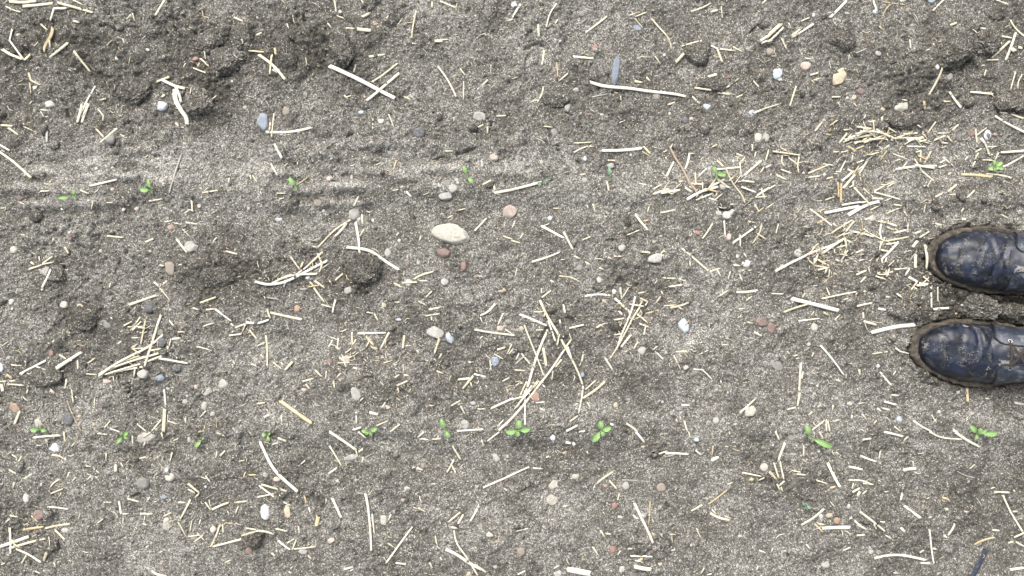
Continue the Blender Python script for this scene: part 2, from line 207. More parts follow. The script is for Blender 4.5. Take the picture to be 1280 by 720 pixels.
STRAWS[2, 2] = """c 13 138 55 180 140 235 240 290 340 355 485|c 14 182 205 145 290 105 390 75 500|c 9 75 500 50 560 10 610|w 13 35 130 110 160 180 190|c 10 60 180 85 250 115 325 160 440|c 9 45 325 95 385|c 15 155 295 165 350 172 395|c 9 180 160 218 268|w 14 -70 718 0 650 60 580 160 455 300 258|w 13 275 290 297 355|c 9 195 12 145 52|w 8 148 0 148 30|c 9 108 120 160 118|w 10 355 485 350 545 330 632|c 10 332 634 285 668|c 10 425 460 365 510|c 12 470 465 420 510 350 555|c 7 375 570 395 602|c 8 330 575 305 590|w 10 258 80 266 130|w 9 285 202 365 182|c 11 410 208 450 182|c 7 440 180 460 198|c 8 118 210 160 208|c 8 355 355 335 398|c 9 155 150 170 120|w 11 362 42 430 32 500 38|c 14 505 40 550 82 598 128|c 11 543 -5 552 60|c 10 620 40 605 100 555 220 525 315|c 10 645 90 600 160 555 250 488 355|c 10 640 50 680 68 665 95|c 8 585 80 665 92|c 9 625 130 685 178|c 12 535 112 560 138|c 9 510 162 565 152|c 9 508 236 560 228|c 10 598 232 545 300|c 12 632 265 608 310|g 8 668 130 740 110|c 9 760 90 830 84|c 12 790 100 850 88 885 72|c 8 830 95 855 108|c 8 720 76 745 40|c 7 745 14 758 38|c 9 1030 45 1080 10|w 13 1120 20 1180 20 1238 10|c 8 1172 65 1205 40|c 9 1130 106 1172 102|c 9 1175 170 1210 178|w 12 1208 220 1258 242|c 10 818 320 880 318|c 9 945 330 985 310|w 10 715 312 758 360|c 8 730 290 702 312|c 7 808 335 845 412|w 7 905 405 955 410 1005 460|w 9 462 345 508 415|c 8 575 312 602 332|c 8 152 485 170 500|w 8 115 575 165 570|c 9 135 600 165 615|c 8 62 510 65 690|c 12 -10 560 60 540 110 470|c 9 20 600 80 520 130 460|c 10 40 540 75 465|c 9 35 575 110 490|c 10 1140 628 1185 590 1222 555|w 9 850 585 895 588|w 14 265 718 335 680|w 9 330 720 370 714|w 12 565 672 600 695 630 720|c 9 860 660 878 722|w 8 1045 460 1050 485|c 7 985 180 990 200|c 7 940 278 955 270|c 6 1045 285 1085 282"""
STRAWS[3, 2] = """w 18 115 52 200 74 280 95 360 114|c 11 80 122 140 98 205 80|w 8 20 28 85 30|c 8 180 50 195 20|c 9 265 54 350 35 445 18|c 8 298 -5 312 40|c 8 360 65 400 50|g 10 445 20 435 40|c 9 155 165 210 158 265 152|g 12 275 118 305 138|c 7 220 140 238 115|c 7 330 165 365 130|c 10 442 92 480 82 530 74|w 14 550 103 595 110|w 10 478 120 476 160|w 14 468 165 510 174 548 186|c 6 478 170 500 215|w 22 505 225 580 206 660 190 750 184|w 9 640 25 668 50|w 8 590 44 620 46|w 11 816 -10 820 100|w 12 820 108 870 102 930 100|c 10 843 -8 850 70|g 13 945 118 948 158|c 9 730 -5 780 38|c 6 920 60 965 78|w 13 170 370 165 450 160 520|c 11 185 415 170 460|c 12 162 520 150 598|c 10 95 612 145 596|w 10 262 285 320 350 380 438|w 10 555 415 585 450 620 490|w 8 628 295 655 318 705 328|c 11 452 402 455 440|w 7 640 412 622 438|c 10 340 460 370 468|w 9 240 485 258 496|w 13 575 568 612 576 650 588|w 8 618 535 655 537|c 10 575 602 620 612|c 13 545 600 575 622|c 10 470 628 498 662|c 7 545 660 515 695|c 8 330 582 325 615|c 9 228 618 205 640|c 8 250 600 270 580|w 9 720 658 765 692 820 718|g 14 995 495 997 575|w 9 1085 552 1112 554|w 12 1228 574 1290 584|b 8 1135 580 1180 620|w 9 420 635 420 660|c 8 215 712 290 660|c 8 292 655 294 722|c 8 300 660 310 722|c 7 325 670 365 655|w 12 920 710 955 722|c 7 630 690 665 720|w 7 220 345 232 320|w 8 130 342 158 335|c 8 140 355 165 352|c 6 520 330 600 318|c 7 480 10 490 25"""
STRAWS[0, 3] = """c 12 165 28 240 20 312 16|c 10 320 -5 322 52|c 8 240 30 245 55|c 9 248 116 290 120 315 136|c 9 55 112 85 138|c 10 105 116 80 165|c 9 38 190 78 214|c 9 158 210 110 240|c 10 65 252 55 290|c 8 0 195 12 200|c 9 530 100 530 142|w 15 578 158 584 202|c 9 605 152 620 180|c 9 692 134 730 125|c 9 430 168 460 172|c 9 468 184 498 204|c 8 462 212 435 242|c 8 300 235 260 258 248 280|c 9 312 286 245 312|c 7 380 222 355 252|c 8 345 200 330 235|w 8 515 352 560 352|w 13 595 340 600 380 606 415|c 7 612 430 608 468|c 8 520 430 490 455|c 9 635 328 700 350|c 8 752 322 732 348|w 8 235 374 290 380 340 390|g 12 98 496 150 488 212 480|c 11 212 488 280 470 350 462|c 12 262 490 295 518 322 546|w 16 -5 574 70 550 145 524|c 12 40 585 130 558 240 528|c 12 38 478 50 540 55 612|c 9 50 545 100 580|w 10 80 582 140 610 208 654|c 14 242 592 215 650|c 8 0 665 28 655|w 8 38 420 82 432|c 8 10 460 40 438|w 9 610 410 645 410|w 9 695 410 762 412|c 9 708 460 735 470|c 7 720 420 718 445|w 9 1030 215 1055 252|c 8 860 100 850 150|c 10 1128 90 1100 122|c 6 1085 95 1080 130|c 12 945 250 1005 302|c 10 942 282 985 305|c 10 1005 300 975 328|c 11 955 335 930 385 900 440|c 9 895 445 915 490 930 522|c 8 940 522 1000 515|c 8 1020 512 968 552|c 8 960 440 950 500|c 6 985 500 1025 545|c 8 1005 435 995 465|c 9 862 400 810 425|c 9 1025 348 1055 392|c 11 1058 388 1120 360 1150 352|c 9 1165 355 1238 348|c 9 1190 370 1175 412|c 10 1100 455 1080 520 1050 580|c 12 1060 575 1140 556 1210 538|c 10 1205 518 1290 490|c 9 1225 482 1285 486|c 8 1120 660 1150 642|c 8 1112 460 1114 510|w 14 760 695 790 715 840 720|w 8 975 695 960 720|c 8 340 640 350 660|c 8 265 650 275 680|c 9 785 218 808 226|c 9 888 350 930 352|g 11 1240 215 1285 215|w 9 485 6 540 13|c 9 380 48 350 78|c 8 810 0 818 38|w 10 662 15 665 60|c 9 755 0 720 25|c 9 735 45 722 70|c 7 1190 148 1225 142|c 7 1090 0 1130 20"""
STRAWS[1, 3] = """w 18 15 45 50 125 90 188 145 240 212 302|c 12 105 30 155 50|c 13 362 -5 430 45 500 98|c 8 492 90 505 130|c 13 540 82 505 108|w 9 508 -4 550 36|c 11 360 70 390 120 425 178|c 11 355 215 405 182|w 7 245 142 205 178|w 14 378 328 400 380 428 440|w 17 545 305 560 380 572 500 578 600|w 10 578 400 590 515|c 10 785 472 720 560 645 662|c 7 655 555 690 578|w 12 690 658 752 664|w 13 435 690 490 676|w 9 460 702 490 686|w 12 800 182 838 196|w 10 980 75 1025 150|c 9 990 142 952 210|c 9 970 162 1002 220|w 11 1132 282 1280 216 1370 178|w 11 1120 360 1068 452|c 11 1025 400 960 455|w 12 1040 408 1008 465|w 12 970 480 1010 482|w 9 990 490 998 555 1050 620 1112 722|w 17 945 585 1010 618 1060 655 1130 690|c 12 1090 660 1155 706|c 8 895 515 905 575 925 590|c 8 808 378 850 400|c 8 865 655 880 690|c 7 918 628 928 645|c 10 815 35 865 42|c 10 875 40 928 34|c 10 842 -3 808 28|w 10 1220 -3 1155 50|w 9 1125 40 1138 78|c 9 10 268 90 328|c 9 0 330 90 310|c 12 20 262 115 290|c 10 115 285 160 300|c 10 130 350 175 370|g 24 315 410 300 480|g 9 238 315 250 365|w 7 262 375 275 412|c 12 0 488 45 492 92 512|c 8 95 484 160 498|w 12 105 542 140 572 175 596|c 9 202 535 178 595|c 9 185 588 250 580 305 570|c 8 150 560 190 535|c 10 75 605 95 625|c 9 95 590 108 612|c 10 255 618 280 640|w 8 675 410 660 445|c 8 350 335 345 365|c 8 535 125 525 160|w 8 75 65 110 55|c 9 210 470 215 510|w 9 160 700 175 712"""
STRAWS[2, 3] = """w 12 615 -5 645 28 668 58|w 13 765 112 820 110 888 115|c 9 735 115 785 98|w 18 998 148 1045 128|g 8 1010 70 1005 125|w 9 918 92 955 122|c 8 883 -4 895 36|c 11 518 195 465 228 415 265|c 7 415 265 405 285|c 10 488 245 528 290|c 9 540 305 525 355|y 6 548 242 620 245 695 254|w 15 610 352 650 430 680 495 708 562|c 10 600 410 628 435|w 8 525 425 555 424|g 7 692 345 690 420 682 470|w 30 268 688 330 698 400 712|w 20 602 668 650 678 700 684|w 10 590 620 650 620 705 624|g 14 620 650 660 630|w 9 402 575 430 615|c 9 440 488 468 532|w 8 468 508 498 510|c 9 545 592 528 618|w 7 580 584 608 586|c 10 1150 204 1200 214 1250 222|g 18 1210 225 1188 250|c 8 1262 222 1228 242|c 9 960 368 900 404|g 7 1085 292 1040 330 985 370|c 9 1112 255 1080 270|c 12 990 408 1040 436 1095 445|c 9 1000 390 1030 420|w 8 798 515 805 560|c 7 785 510 820 515|w 7 795 594 820 592|w 9 1235 594 1275 608|w 9 25 715 68 690|w 8 20 495 85 482|c 7 250 375 285 368|w 12 268 55 300 60|w 9 105 186 160 187|c 7 375 100 385 118|w 7 170 132 188 122|c 9 1225 695 1235 670|c 9 965 680 945 712|c 9 975 718 1005 710|c 8 205 680 240 662|c 7 1068 76 1090 78"""
STRAWS[3, 3] = """w 14 576 -2 630 10 685 24|w 9 705 20 682 50|w 10 468 38 522 32|w 12 460 118 500 134 548 150|c 8 575 62 560 140|w 13 398 172 440 180 478 190|w 16 295 148 320 210 352 272|w 16 670 192 710 186 752 186|c 6 732 145 735 180|w 11 800 -4 870 30 980 38|w 15 925 -4 1000 42 1075 80|c 12 88 50 62 120 55 150|c 9 60 145 75 235|c 9 30 150 52 230|c 14 -2 192 45 240|c 10 85 240 50 270|c 9 40 255 60 295|c 8 62 272 72 300|w 9 38 -4 62 46|c 9 256 -4 280 38|c 9 180 65 180 125|c 9 120 192 165 202|c 9 140 210 192 214|c 8 235 238 298 258|c 9 400 238 470 240 525 265|c 9 415 285 425 250|c 14 410 300 460 278|w 16 462 285 440 325|c 9 470 255 530 262|c 9 495 290 470 312|g 13 300 278 335 270|c 7 550 238 568 252|c 8 580 300 605 298|w 12 675 302 662 345|w 16 675 365 720 400 768 432|g 14 870 330 900 335 915 352|c 14 885 388 915 392|c 10 1140 305 1225 310|c 9 1125 290 1155 280|c 10 1242 295 1255 310|w 10 1185 318 1220 400 1275 502|c 12 1225 402 1265 402|w 12 1290 504 1232 532|w 12 165 468 230 430 285 378|w 18 262 480 340 476 418 476|g 9 230 455 272 500|c 9 245 458 290 465|w 9 400 434 422 426|w 10 430 440 462 470 495 488|w 9 440 518 490 515|w 12 450 392 500 430 585 498|c 9 520 450 540 485|c 7 585 515 622 535|w 14 660 475 685 502|c 9 800 430 820 422|w 8 556 446 585 450|w 11 945 460 930 495 908 525|w 10 880 520 905 532|y 6 945 425 985 450|w 9 1128 494 1170 498|c 10 1205 560 1238 552|c 9 1240 550 1290 578|w 9 190 560 215 588|w 8 415 575 370 596|c 12 525 630 600 615 680 618 800 645|w 13 765 660 825 662|w 9 800 480 815 580 838 668|w 9 760 608 785 590|w 8 820 582 850 588|c 9 990 402 1018 406|g 12 1060 560 1100 540 1150 530|g 10 1040 575 1070 545|w 13 1212 696 1290 681|w 8 625 706 660 710|w 7 28 580 18 610|y 7 955 200 1000 225 1058 238|c 7 340 100 365 118|k 28 1105 590 1072 650 1030 740"""

# stones: "tone+shape x y w h [tilt]" ; shape r rounded, a angular
STONES = {}
STONES[0, 0] = "Vr 814 532 48 54|Gr 555 696 46 50|Wr 242 518 48 38|Wr 574 288 16 24|Kr 92 175 22 16|Br 64 104 28 18 20|Cr 1225 537 22 18|Wr 738 248 20 14|Ra 980 298 30 22|Wr 1165 410 14 12"
STONES[1, 0] = "Br 32 610 56 86 10|Tr 150 555 42 48|Kr 93 358 36 34|Wa 630 610 38 26|Lr 528 564 28 20|Dr 815 662 62 58|Ka 1118 582 66 40 -15|Oa 600 124 26 14|Wr 1098 80 12 12|Da 1246 482 24 20|Dr 738 155 44 26|Wr 422 60 20 16"
STONES[2, 0] = "Ba 630 132 54 34 -15|Sr 520 350 38 142 -8|Rr 418 238 30 42|Tr 728 472 42 54|Ka 278 538 28 38|Rr 380 568 20 18|Cr 790 566 14 18|La 978 532 42 34 -30|La 1205 562 34 28|Cr 1228 690 42 54|Kr 1268 690 34 44|Wr 1116 592 16 16|Dr 865 600 34 34|Pr 898 592 20 20|Lr 12 22 34 34|Ka 322 448 32 22|Wr 766 268 14 14|Xr 220 380 22 20|Ga 210 665 36 34|Xr 1085 382 26 18|Ca 448 572 26 14|Gr 350 68 30 28"
STONES[3, 0] = "La 55 360 42 68|Wr 66 394 26 16|Pr 190 328 54 44|Ya 365 380 66 96 -18|Xr 464 458 40 28|Ya 430 486 22 26|Ca 675 530 68 50 10|Ya 576 545 22 24|Ga 890 397 34 36|Wr 828 345 20 26|Kr 541 274 28 24|Wr 394 490 18 14|Lr 535 60 22 24|Br 815 8 34 20|Cr 672 4 40 14|Xr 1022 665 38 44|Vr 1095 675 36 48|Or 1128 676 22 14|Cr 398 64 24 14|Wr 230 74 16 24|Tr 8 258 36 38|Kr 970 226 18 14|Tr 695 52 14 22"
STONES[0, 1] = "Cr 66 530 36 38|Ka 222 630 62 62|Ka 952 512 60 56|Tr 850 620 44 72|Oa 852 416 34 28|Wr 1240 320 18 18|Wr 562 118 18 12|Wr 484 124 14 12|Cr 492 533 18 18|Pr 562 226 18 18|Pr 678 324 22 20|Xr 95 268 36 30|Xr 354 472 22 26|Gr 370 670 44 24|Wr 993 310 18 20|Or 8 200 16 14|Ra 1120 540 20 12"
STONES[1, 1] = "Cr 980 450 176 96 -11|Xr 940 545 66 46 -10|Rr 1040 610 28 42|Kr 945 690 38 36|Ka 948 258 60 46|Ka 986 224 46 42|Ga 955 200 42 34|Ka 1003 183 26 22|Kr 485 345 56 68 -30|Pr 370 176 32 24|Vr 107 376 38 22|Pr 1190 68 44 34|Pr 1270 336 68 62|Wr 582 381 16 18|Wr 510 374 20 20|Ka 658 545 34 42|Wr 715 482 18 16|Kr 812 594 18 20|Dr 650 58 36 22 -15|Tr 308 295 40 36|Pr 258 668 26 24|Cr 765 695 40 38|Wr 1252 112 14 14|Kr 478 165 14 26|Rr 1106 662 14 14|Kr 332 332 18 18|Kr 125 645 16 18|Gr 375 412 16 16"
STONES[2, 1] = "Wa 725 570 86 42 10|Wa 1170 598 52 32|Wr 1030 348 28 28|Wr 1070 358 42 42|Wr 1095 342 34 28|Cr 1050 214 34 34|Rr 925 444 30 24|Pr 1080 466 26 34|Wa 435 680 30 36|Lr 190 370 22 26|Lr 366 72 16 26|Cr 148 92 18 20|Kr 362 182 30 26|Cr 708 490 18 16|Wr 1125 562 16 20|Ka 494 105 34 30|Cr 595 54 14 16|Gr 800 540 24 16|Gr 1258 598 26 24|Gr 338 620 30 34|Ka 548 520 40 30"
STONES[3, 1] = "Wr 280 154 16 18|Ka 150 545 36 40|Ka 530 375 38 24|Vr 372 585 14 18|Wr 902 172 14 12|Gr 546 345 22 22"
STONES[0, 2] = "Cr 313 85 40 36|Yr 396 90 34 20 -15|Rr 262 324 24 26|Wa 58 68 22 34|Da 740 95 50 52|Gr 522 184 68 40 -30|Kr 715 430 56 44|Ba 796 450 46 34|Dr 880 400 48 40|Ca 1115 482 52 52|Ka 1036 518 54 38|Pr 976 496 22 24|Ka 920 570 30 24|Kr 1020 592 32 46|Kr 1062 630 26 24|Oa 78 597 50 48|Ca 192 675 44 54|Dr 343 655 58 60|Ga 745 228 42 38|Ga 800 222 38 32|Dr 805 270 52 52|Pa 530 466 42 28|Vr 8 400 26 44|Kr 833 504 20 16|Yr 400 640 22 16"
STONES[1, 2] = "Pr 453 355 38 36|Xr 366 372 32 38|Ka 498 530 44 64 25|Ka 893 222 80 62|La 968 250 34 54 30|Br 1195 367 42 52|Pr 1220 203 36 28|Ka 1044 682 38 50|Lr 714 158 28 14|Kr 460 12 46 38|Or 204 102 34 36|Ya 1234 12 42 18|Wa 1084 578 28 18|Pr 240 508 28 18|Gr 470 440 32 28|Pr 660 595 30 20|Gr 1124 415 20 30|Yr 640 85 24 28|Yr 710 70 22 14"
STONES[2, 2] = "Lr 860 188 54 74 10|Ka 650 312 40 48 20|Wa 868 396 24 22|Ra 122 545 40 50|Ca 1196 620 50 56|Kr 1020 664 34 34|Yr 518 586 22 30|Xr 1250 172 66 46|Ba 352 434 18 26|Wr 515 18 24 28|Yr 48 204 24 26|Wr 962 116 18 12|Xr 690 164 32 30|Gr 930 520 28 28|Wr 500 678 26 16|Wr 750 568 14 14|Wr 826 662 14 16|Yr 465 66 26 18"
STONES[3, 2] = "Kr 235 197 36 40|Cr 202 282 20 18|Wr 547 390 16 20|Cr 407 577 30 20|Lr 655 658 30 28|Xr 18 200 44 56|Ga 48 390 60 44 -30|Wr 950 518 20 22|Vr 975 85 20 14|Gr 740 703 28 24|Tr 115 525 26 22|Wr 850 617 16 16"
STONES[0, 3] = "Va 270 78 68 44 5|Xr 198 414 66 54|Cr 855 222 48 46|Vr 845 184 20 24|Br 826 320 28 26|Ca 835 462 46 60|Cr 1068 487 30 36|Gr 718 256 62 58|Cr 204 264 14 18|Wr 130 332 30 46|Xr 1244 596 36 42|Cr 945 38 16 28|Ga 340 558 30 34|Ka 323 492 38 28|Br 467 224 18 16|Wr 1036 268 12 14|Ka 730 28 84 52|Wr 326 134 16 18"
STONES[1, 3] = "Vr 42 404 46 74|Ya 155 400 38 60|Ka 470 132 68 30 8|Ka 757 288 34 36 -35|Ca 636 440 36 56|Ka 1200 134 38 40|Pa 378 542 36 28|Kr 236 598 46 28|Pr 735 340 22 16|Kr 47 214 26 26|Ca 1168 514 36 24 -30|Na 708 392 26 38|Tr 833 172 22 26|Kr 1196 676 20 16|Ya 1070 712 42 22|Pr 105 235 42 26"
STONES[2, 3] = "Vr 205 30 26 32|Wr 310 60 18 22|Ca 210 268 50 46|Cr 203 342 58 52|Kr 570 272 42 38|Lr 922 38 28 22|Tr 748 282 46 46|Rr 504 588 38 34|Tr 46 600 42 40|Wa 550 690 32 34|Ka 228 700 38 46 25|Cr 1262 178 42 38|Ca 320 224 34 26|Or 468 270 20 16|Rr 512 366 30 26|Wr 896 566 14 16|Cr 1140 522 22 12|Dr 10 150 26 20|Yr 740 658 24 18|Yr 660 76 24 12|Or 265 108 22 16|Yr 706 510 16 18"
STONES[3, 3] = "Wr 265 422 24 28|Gr 115 33 34 22|Ka 290 665 42 34|Wr 398 368 20 26|Gr 277 173 18 18|Or 340 440 32 34|Dr 90 380 30 28|Kr 514 600 24 24|Ya 302 414 32 26|Wr 252 96 16 12|Dr 780 248 28 18|Wr 884 520 18 16"

# loose clods lying on the surface: x y w h tilt height(mm)  damp   (photograph pixels)
CLODS = [(262, 50, 28, 33, 0, 15, .1), (284, 78, 42, 34, 20, 17, .08), (247, 125, 33, 42, 10, 15, .12), (166, 108, 40, 34, 0, 12, -.02),
         (356, 65, 26, 42, 15, 15, -.02), (428, 62, 32, 46, 12, 17, -.02), (302, 48, 30, 34, 0, 13, .05),
         (456, 336, 42, 36, 0, 18, -.05), (1056, 50, 30, 26, -10, 14, 0), (1198, 64, 50, 38, 25, 20, -.02),
         (1236, 52, 32, 38, 0, 17, .04), (1258, 130, 24, 20, 0, 13, 0), (1276, 132, 18, 18, 0, 12, 0),
         (875, 67, 34, 28, 0, 12, 0), (892, 103, 32, 22, 0, 11, 0), (1230, 386, 44, 34, -15, 30, .02), (1264, 389, 34, 28, 0, 27, -.05),
         (1134, 388, 40, 26, 0, 11, .03), (1140, 372, 30, 20, 0, 9, 0), (318, 672, 24, 24, 0, 12, -.05), (100, 397, 38, 30, 0, 14, -.12),
         (55, 472, 42, 26, 0, 12, -.06), (70, 343, 30, 22, 0, 10, 0), (1276, 345, 0, 0, 0, 0, 0), (1130, 150, 46, 20, 0, 9, -.05),
         (695, 122, 34, 20, 0, 10, .0), (905, 257, 14, 12, 0, 8, -.1), (60, 680, 30, 22, 0, 12, -.03), (270, 345, 36, 28, 0, 11, -.12), (164, 525, 0, 0, 0, 0, 0)]
CLODS = [c for c in CLODS if c[2] > 0]

# cracks in the crust (quarter-pixel tile coordinates)
CRACKS = {(0, 0): "500 130 540 128 580 150|880 140 895 165 905 195|1060 385 1085 372 1110 380 1165 378|940 560 975 610 1010 598|580 480 600 520 640 545|310 500 340 540 330 600",
          (1, 0): "100 205 118 185 150 190 200 220|790 140 830 175 870 205 905 250|455 682 490 665|1160 590 1180 620 1165 650|460 250 480 290 470 330|495 130 470 110|350 240 355 290",
          (2, 0): "60 248 95 232 128 214 180 240|62 352 70 300 110 240|395 402 440 440|500 460 560 455|330 640 350 620|1190 160 1230 130 1270 150|270 560 300 575|180 640 195 670 190 700",
          (3, 0): "860 275 895 225 945 185|965 345 985 320 1015 300|700 370 705 430|330 195 375 160 440 168|600 655 650 668|1110 90 1150 110 1190 90|1140 150 1150 190|1190 555 1240 548",
          (0, 1): "455 400 458 435|160 165 200 185|120 540 160 560|1080 600 1100 640 1150 650|380 505 430 530",
          (1, 1): "895 76 925 74 942 62|1000 55 1050 40 1100 22|320 332 350 322 372 312|1200 560 1230 600|745 300 775 305|560 660 600 655 620 640",
          (2, 1): "470 482 515 478|800 180 830 190|325 85 350 108|1040 330 1070 320 1100 320|225 10 240 40",
          (3, 1): "262 22 268 52|178 485 188 442 222 428|480 560 490 590|830 690 860 700",
          (0, 2): "615 482 645 475 655 500 640 528 618 520|1010 640 1040 660|480 40 488 70|740 130 765 120",
          (1, 2): "510 0 540 42 560 18|548 450 580 445 600 470|480 520 478 545|900 250 920 262|1080 20 1095 60 1120 70",
          (2, 2): "868 618 870 655|280 150 310 170|600 170 590 200|810 640 830 700",
          (3, 2): "180 485 215 492|1135 580 1180 620 1230 650 1275 665|765 475 850 490 880 480|700 180 760 200|65 355 80 410|990 45 1040 170|740 150 755 250",
          (0, 3): "660 320 700 310 730 340|590 95 640 110|940 470 940 515|1150 230 1180 240|1225 570 1240 590",
          (1, 3): "370 400 400 390 440 430 420 480 380 500 345 470|225 540 250 545 252 575|640 45 680 50 690 60|1120 630 1140 650|900 70 920 75",
          (2, 3): "735 400 785 388 772 352|705 98 712 112|700 130 712 138|740 410 745 425|925 55 935 90|1030 655 1035 700",
          (3, 3): "100 290 150 335 230 355|1110 145 1125 155|455 450 500 470|150 470 170 500|1190 350 1240 380"}

def parse(tbl):
    out = []
    for (c, r), s in tbl.items():
        for item in s.split("|"):
            yield c, r, item.split()

# ---------------------------------------------------------------- the soil surface
DX = 0.0017
NX, NY = 1536, 1060
XS = (np.arange(NX) - (NX - 1) / 2) * DX
YS = (np.arange(NY) - (NY - 1) / 2) * DX
X2, Y2 = np.meshgrid(XS, YS)

def spectral(beta, lo, hi, seed):
    """periodic noise with wavelengths between lo and hi metres"""
    g = np.random.default_rng(seed).standard_normal((NY, NX))
    f = np.fft.rfft2(g)
    ky = np.fft.fftfreq(NY, DX)[:, None]; kx = np.fft.rfftfreq(NX, DX)[None, :]
    k = np.sqrt(kx * kx + ky * ky); k[0, 0] = 1e9
    w = k ** (-beta)
    w = w * (1 / (1 + (k * lo) ** 4)) * (1 / (1 + (1 / (k * hi)) ** 4))
    n = np.fft.irfft2(f * w, s=(NY, NX))
    return n / n.std()

def streaks(seed):
    g = np.random.default_rng(seed).standard_normal((NY, NX)); f = np.fft.rfft2(g)
    ky = np.fft.fftfreq(NY, DX)[:, None]; kx = np.fft.rfftfreq(NX, DX)[None, :]
    w = np.exp(-(kx * .13) ** 2) * np.exp(-((np.abs(ky) - 28) / 17) ** 2)
    n = np.fft.irfft2(f * w, s=(NY, NX)); return n / n.std()
streak = streaks(21)
low = spectral(1.6, 0.10, 0.6, 1)
mid = spectral(1.3, 0.02, 0.09, 2)
fine = spectral(1.2, 0.004, 0.02, 3)
rough_n = spectral(1.5, 0.05, 0.4, 4)
damp_n = spectral(1.4, 0.02, 0.35, 5)

def gauss(px, py, rx, ry):
    x, y = P(px, py)
    return np.exp(-(((X2 - x) / (rx * PX)) ** 2 + ((Y2 - y) / (ry * PX)) ** 2))

PYgrid = 360 - Y2 / PX
band = lambda y0, s: np.exp(-((PYgrid - y0 + 5 * low) / s) ** 2)
row_band = np.clip(band(232, 48) + 0.8 * band(540, 38), 0, 1)
# roughness mask: lumpy between the rows, smooth along them
rough = np.clip(0.55 + 0.28 * rough_n - 0.38 * row_band, 0.06, 1.3)
for (px, py, rx, ry, a) in [(150, 70, 200, 90, .55), (420, 60, 140, 60, .4), (300, 345, 110, 60, .35), (90, 400, 120, 80, .3), (1180, 70, 110, 80, .35),
                            (450, 330, 70, 50, .2), (60, 640, 110, 60, .1), (1130, 560, 120, 80, .12)]:
    rough += a * gauss(px, py, rx, ry)
H = 0.0035 * low * (0.5 + 0.5 * rough)
lump = np.maximum(mid, -0.3)
H += 0.0024 * lump * rough
H += 0.0005 * fine * (0.5 + rough)
PXgrid = 640 + X2 / PX
streak_w = band(225, 42) * (.35 + .65 * np.clip((760 - PXgrid) / 300, 0, 1)) + .6 * band(562, 26) * (.3 + .7 * np.exp(-((PXgrid - 560) / 260) ** 2))
streak_w = streak_w * np.clip(.6 + .45 * rough_n, 0, 1.3)
H += 0.0026 * streak * streak_w
H += 0.0026 * np.clip(spectral(1.0, 0.014, 0.05, 8) - .2, 0, 3) * np.clip(rough - .55, 0, 1)
H += 0.0045 * band(238, 14) - 0.004 * band(262, 12) - 0.0075 * band(568, 17) * (.35 + .65 * np.clip((900 - (640 + X2 / PX)) / 200, 0, 1) * np.clip(((640 + X2 / PX) - 260) / 160, 0, 1)) + 0.003 * band(215, 8) + 0.003 * band(535, 14) - 0.003 * band(205, 16) + 0.002 * band(190, 8)
H0 = H.copy()

def stamp(cx, cy, r, h, sq=1.0, ang=0.0, power=0.5):
    """press a dome of soil into the height field"""
    R = r * max(1, sq)
    i0, i1 = int((cy - R - YS[0]) / DX), int((cy + R - YS[0]) / DX) + 2
    j0, j1 = int((cx - R - XS[0]) / DX), int((cx + R - XS[0]) / DX) + 2
    if i0 < 0 or j0 < 0 or i1 > NY or j1 > NX: return
    xx = XS[j0:j1][None, :] - cx; yy = YS[i0:i1][:, None] - cy
    if sq != 1.0:
        ca, sa = math.cos(ang), math.sin(ang)
        xx, yy = xx * ca + yy * sa, (-xx * sa + yy * ca) * sq
    d = np.clip(1 - (xx * xx + yy * yy) / (r * r), 0, 1) ** power
    b = H0[min(NY - 1, int((cy - YS[0]) / DX)), min(NX - 1, int((cx - XS[0]) / DX))]
    sub = H[i0:i1, j0:j1]
    cand = b - 0.3 * h + h * 1.15 * d
    np.maximum(sub, np.where(d > 0, cand, -1), out=sub)

n_c = 52000
cx = rng.uniform(XS[0] + .02, XS[-1] - .02, n_c); cy = rng.uniform(YS[0] + .02, YS[-1] - .02, n_c)
rr = 0.0016 + rng.exponential(0.0011, n_c); rr = np.minimum(rr, 0.011)
order = np.argsort(-rr)
u = rng.uniform(0, 1, n_c); sq = rng.uniform(0.9, 1.7, n_c); an = rng.uniform(0, math.pi, n_c)
for i in order:
    ii, jj = int((cy[i] - YS[0]) / DX), int((cx[i] - XS[0]) / DX)
    ro = rough[ii, jj]
    if u[i] > 0.35 + 0.65 * ro: continue
    r = rr[i] * (0.55 + 0.6 * min(ro, 1.2))
    if r < 0.0013: continue
    stamp(cx[i], cy[i], r, r * (0.24 + 0.36 * u[i]) * (.7 + .5 * ro), sq[i], an[i])
# bigger crumbs and buried lumps
for i in range(900):
    x, y = rng.uniform(XS[0] + .05, XS[-1] - .05), rng.uniform(YS[0] + .05, YS[-1] - .05)
    ro = rough[int((y - YS[0]) / DX), int((x - XS[0]) / DX)]
    if rng.uniform() > ro * 0.85 - 0.1: continue
    r = rng.uniform(0.006, 0.019)
    stamp(x, y, r, r * rng.uniform(0.3, 0.55), rng.uniform(0.9, 1.5), rng.uniform(0, 3.14), 0.6)
H += 0.0003 * fine

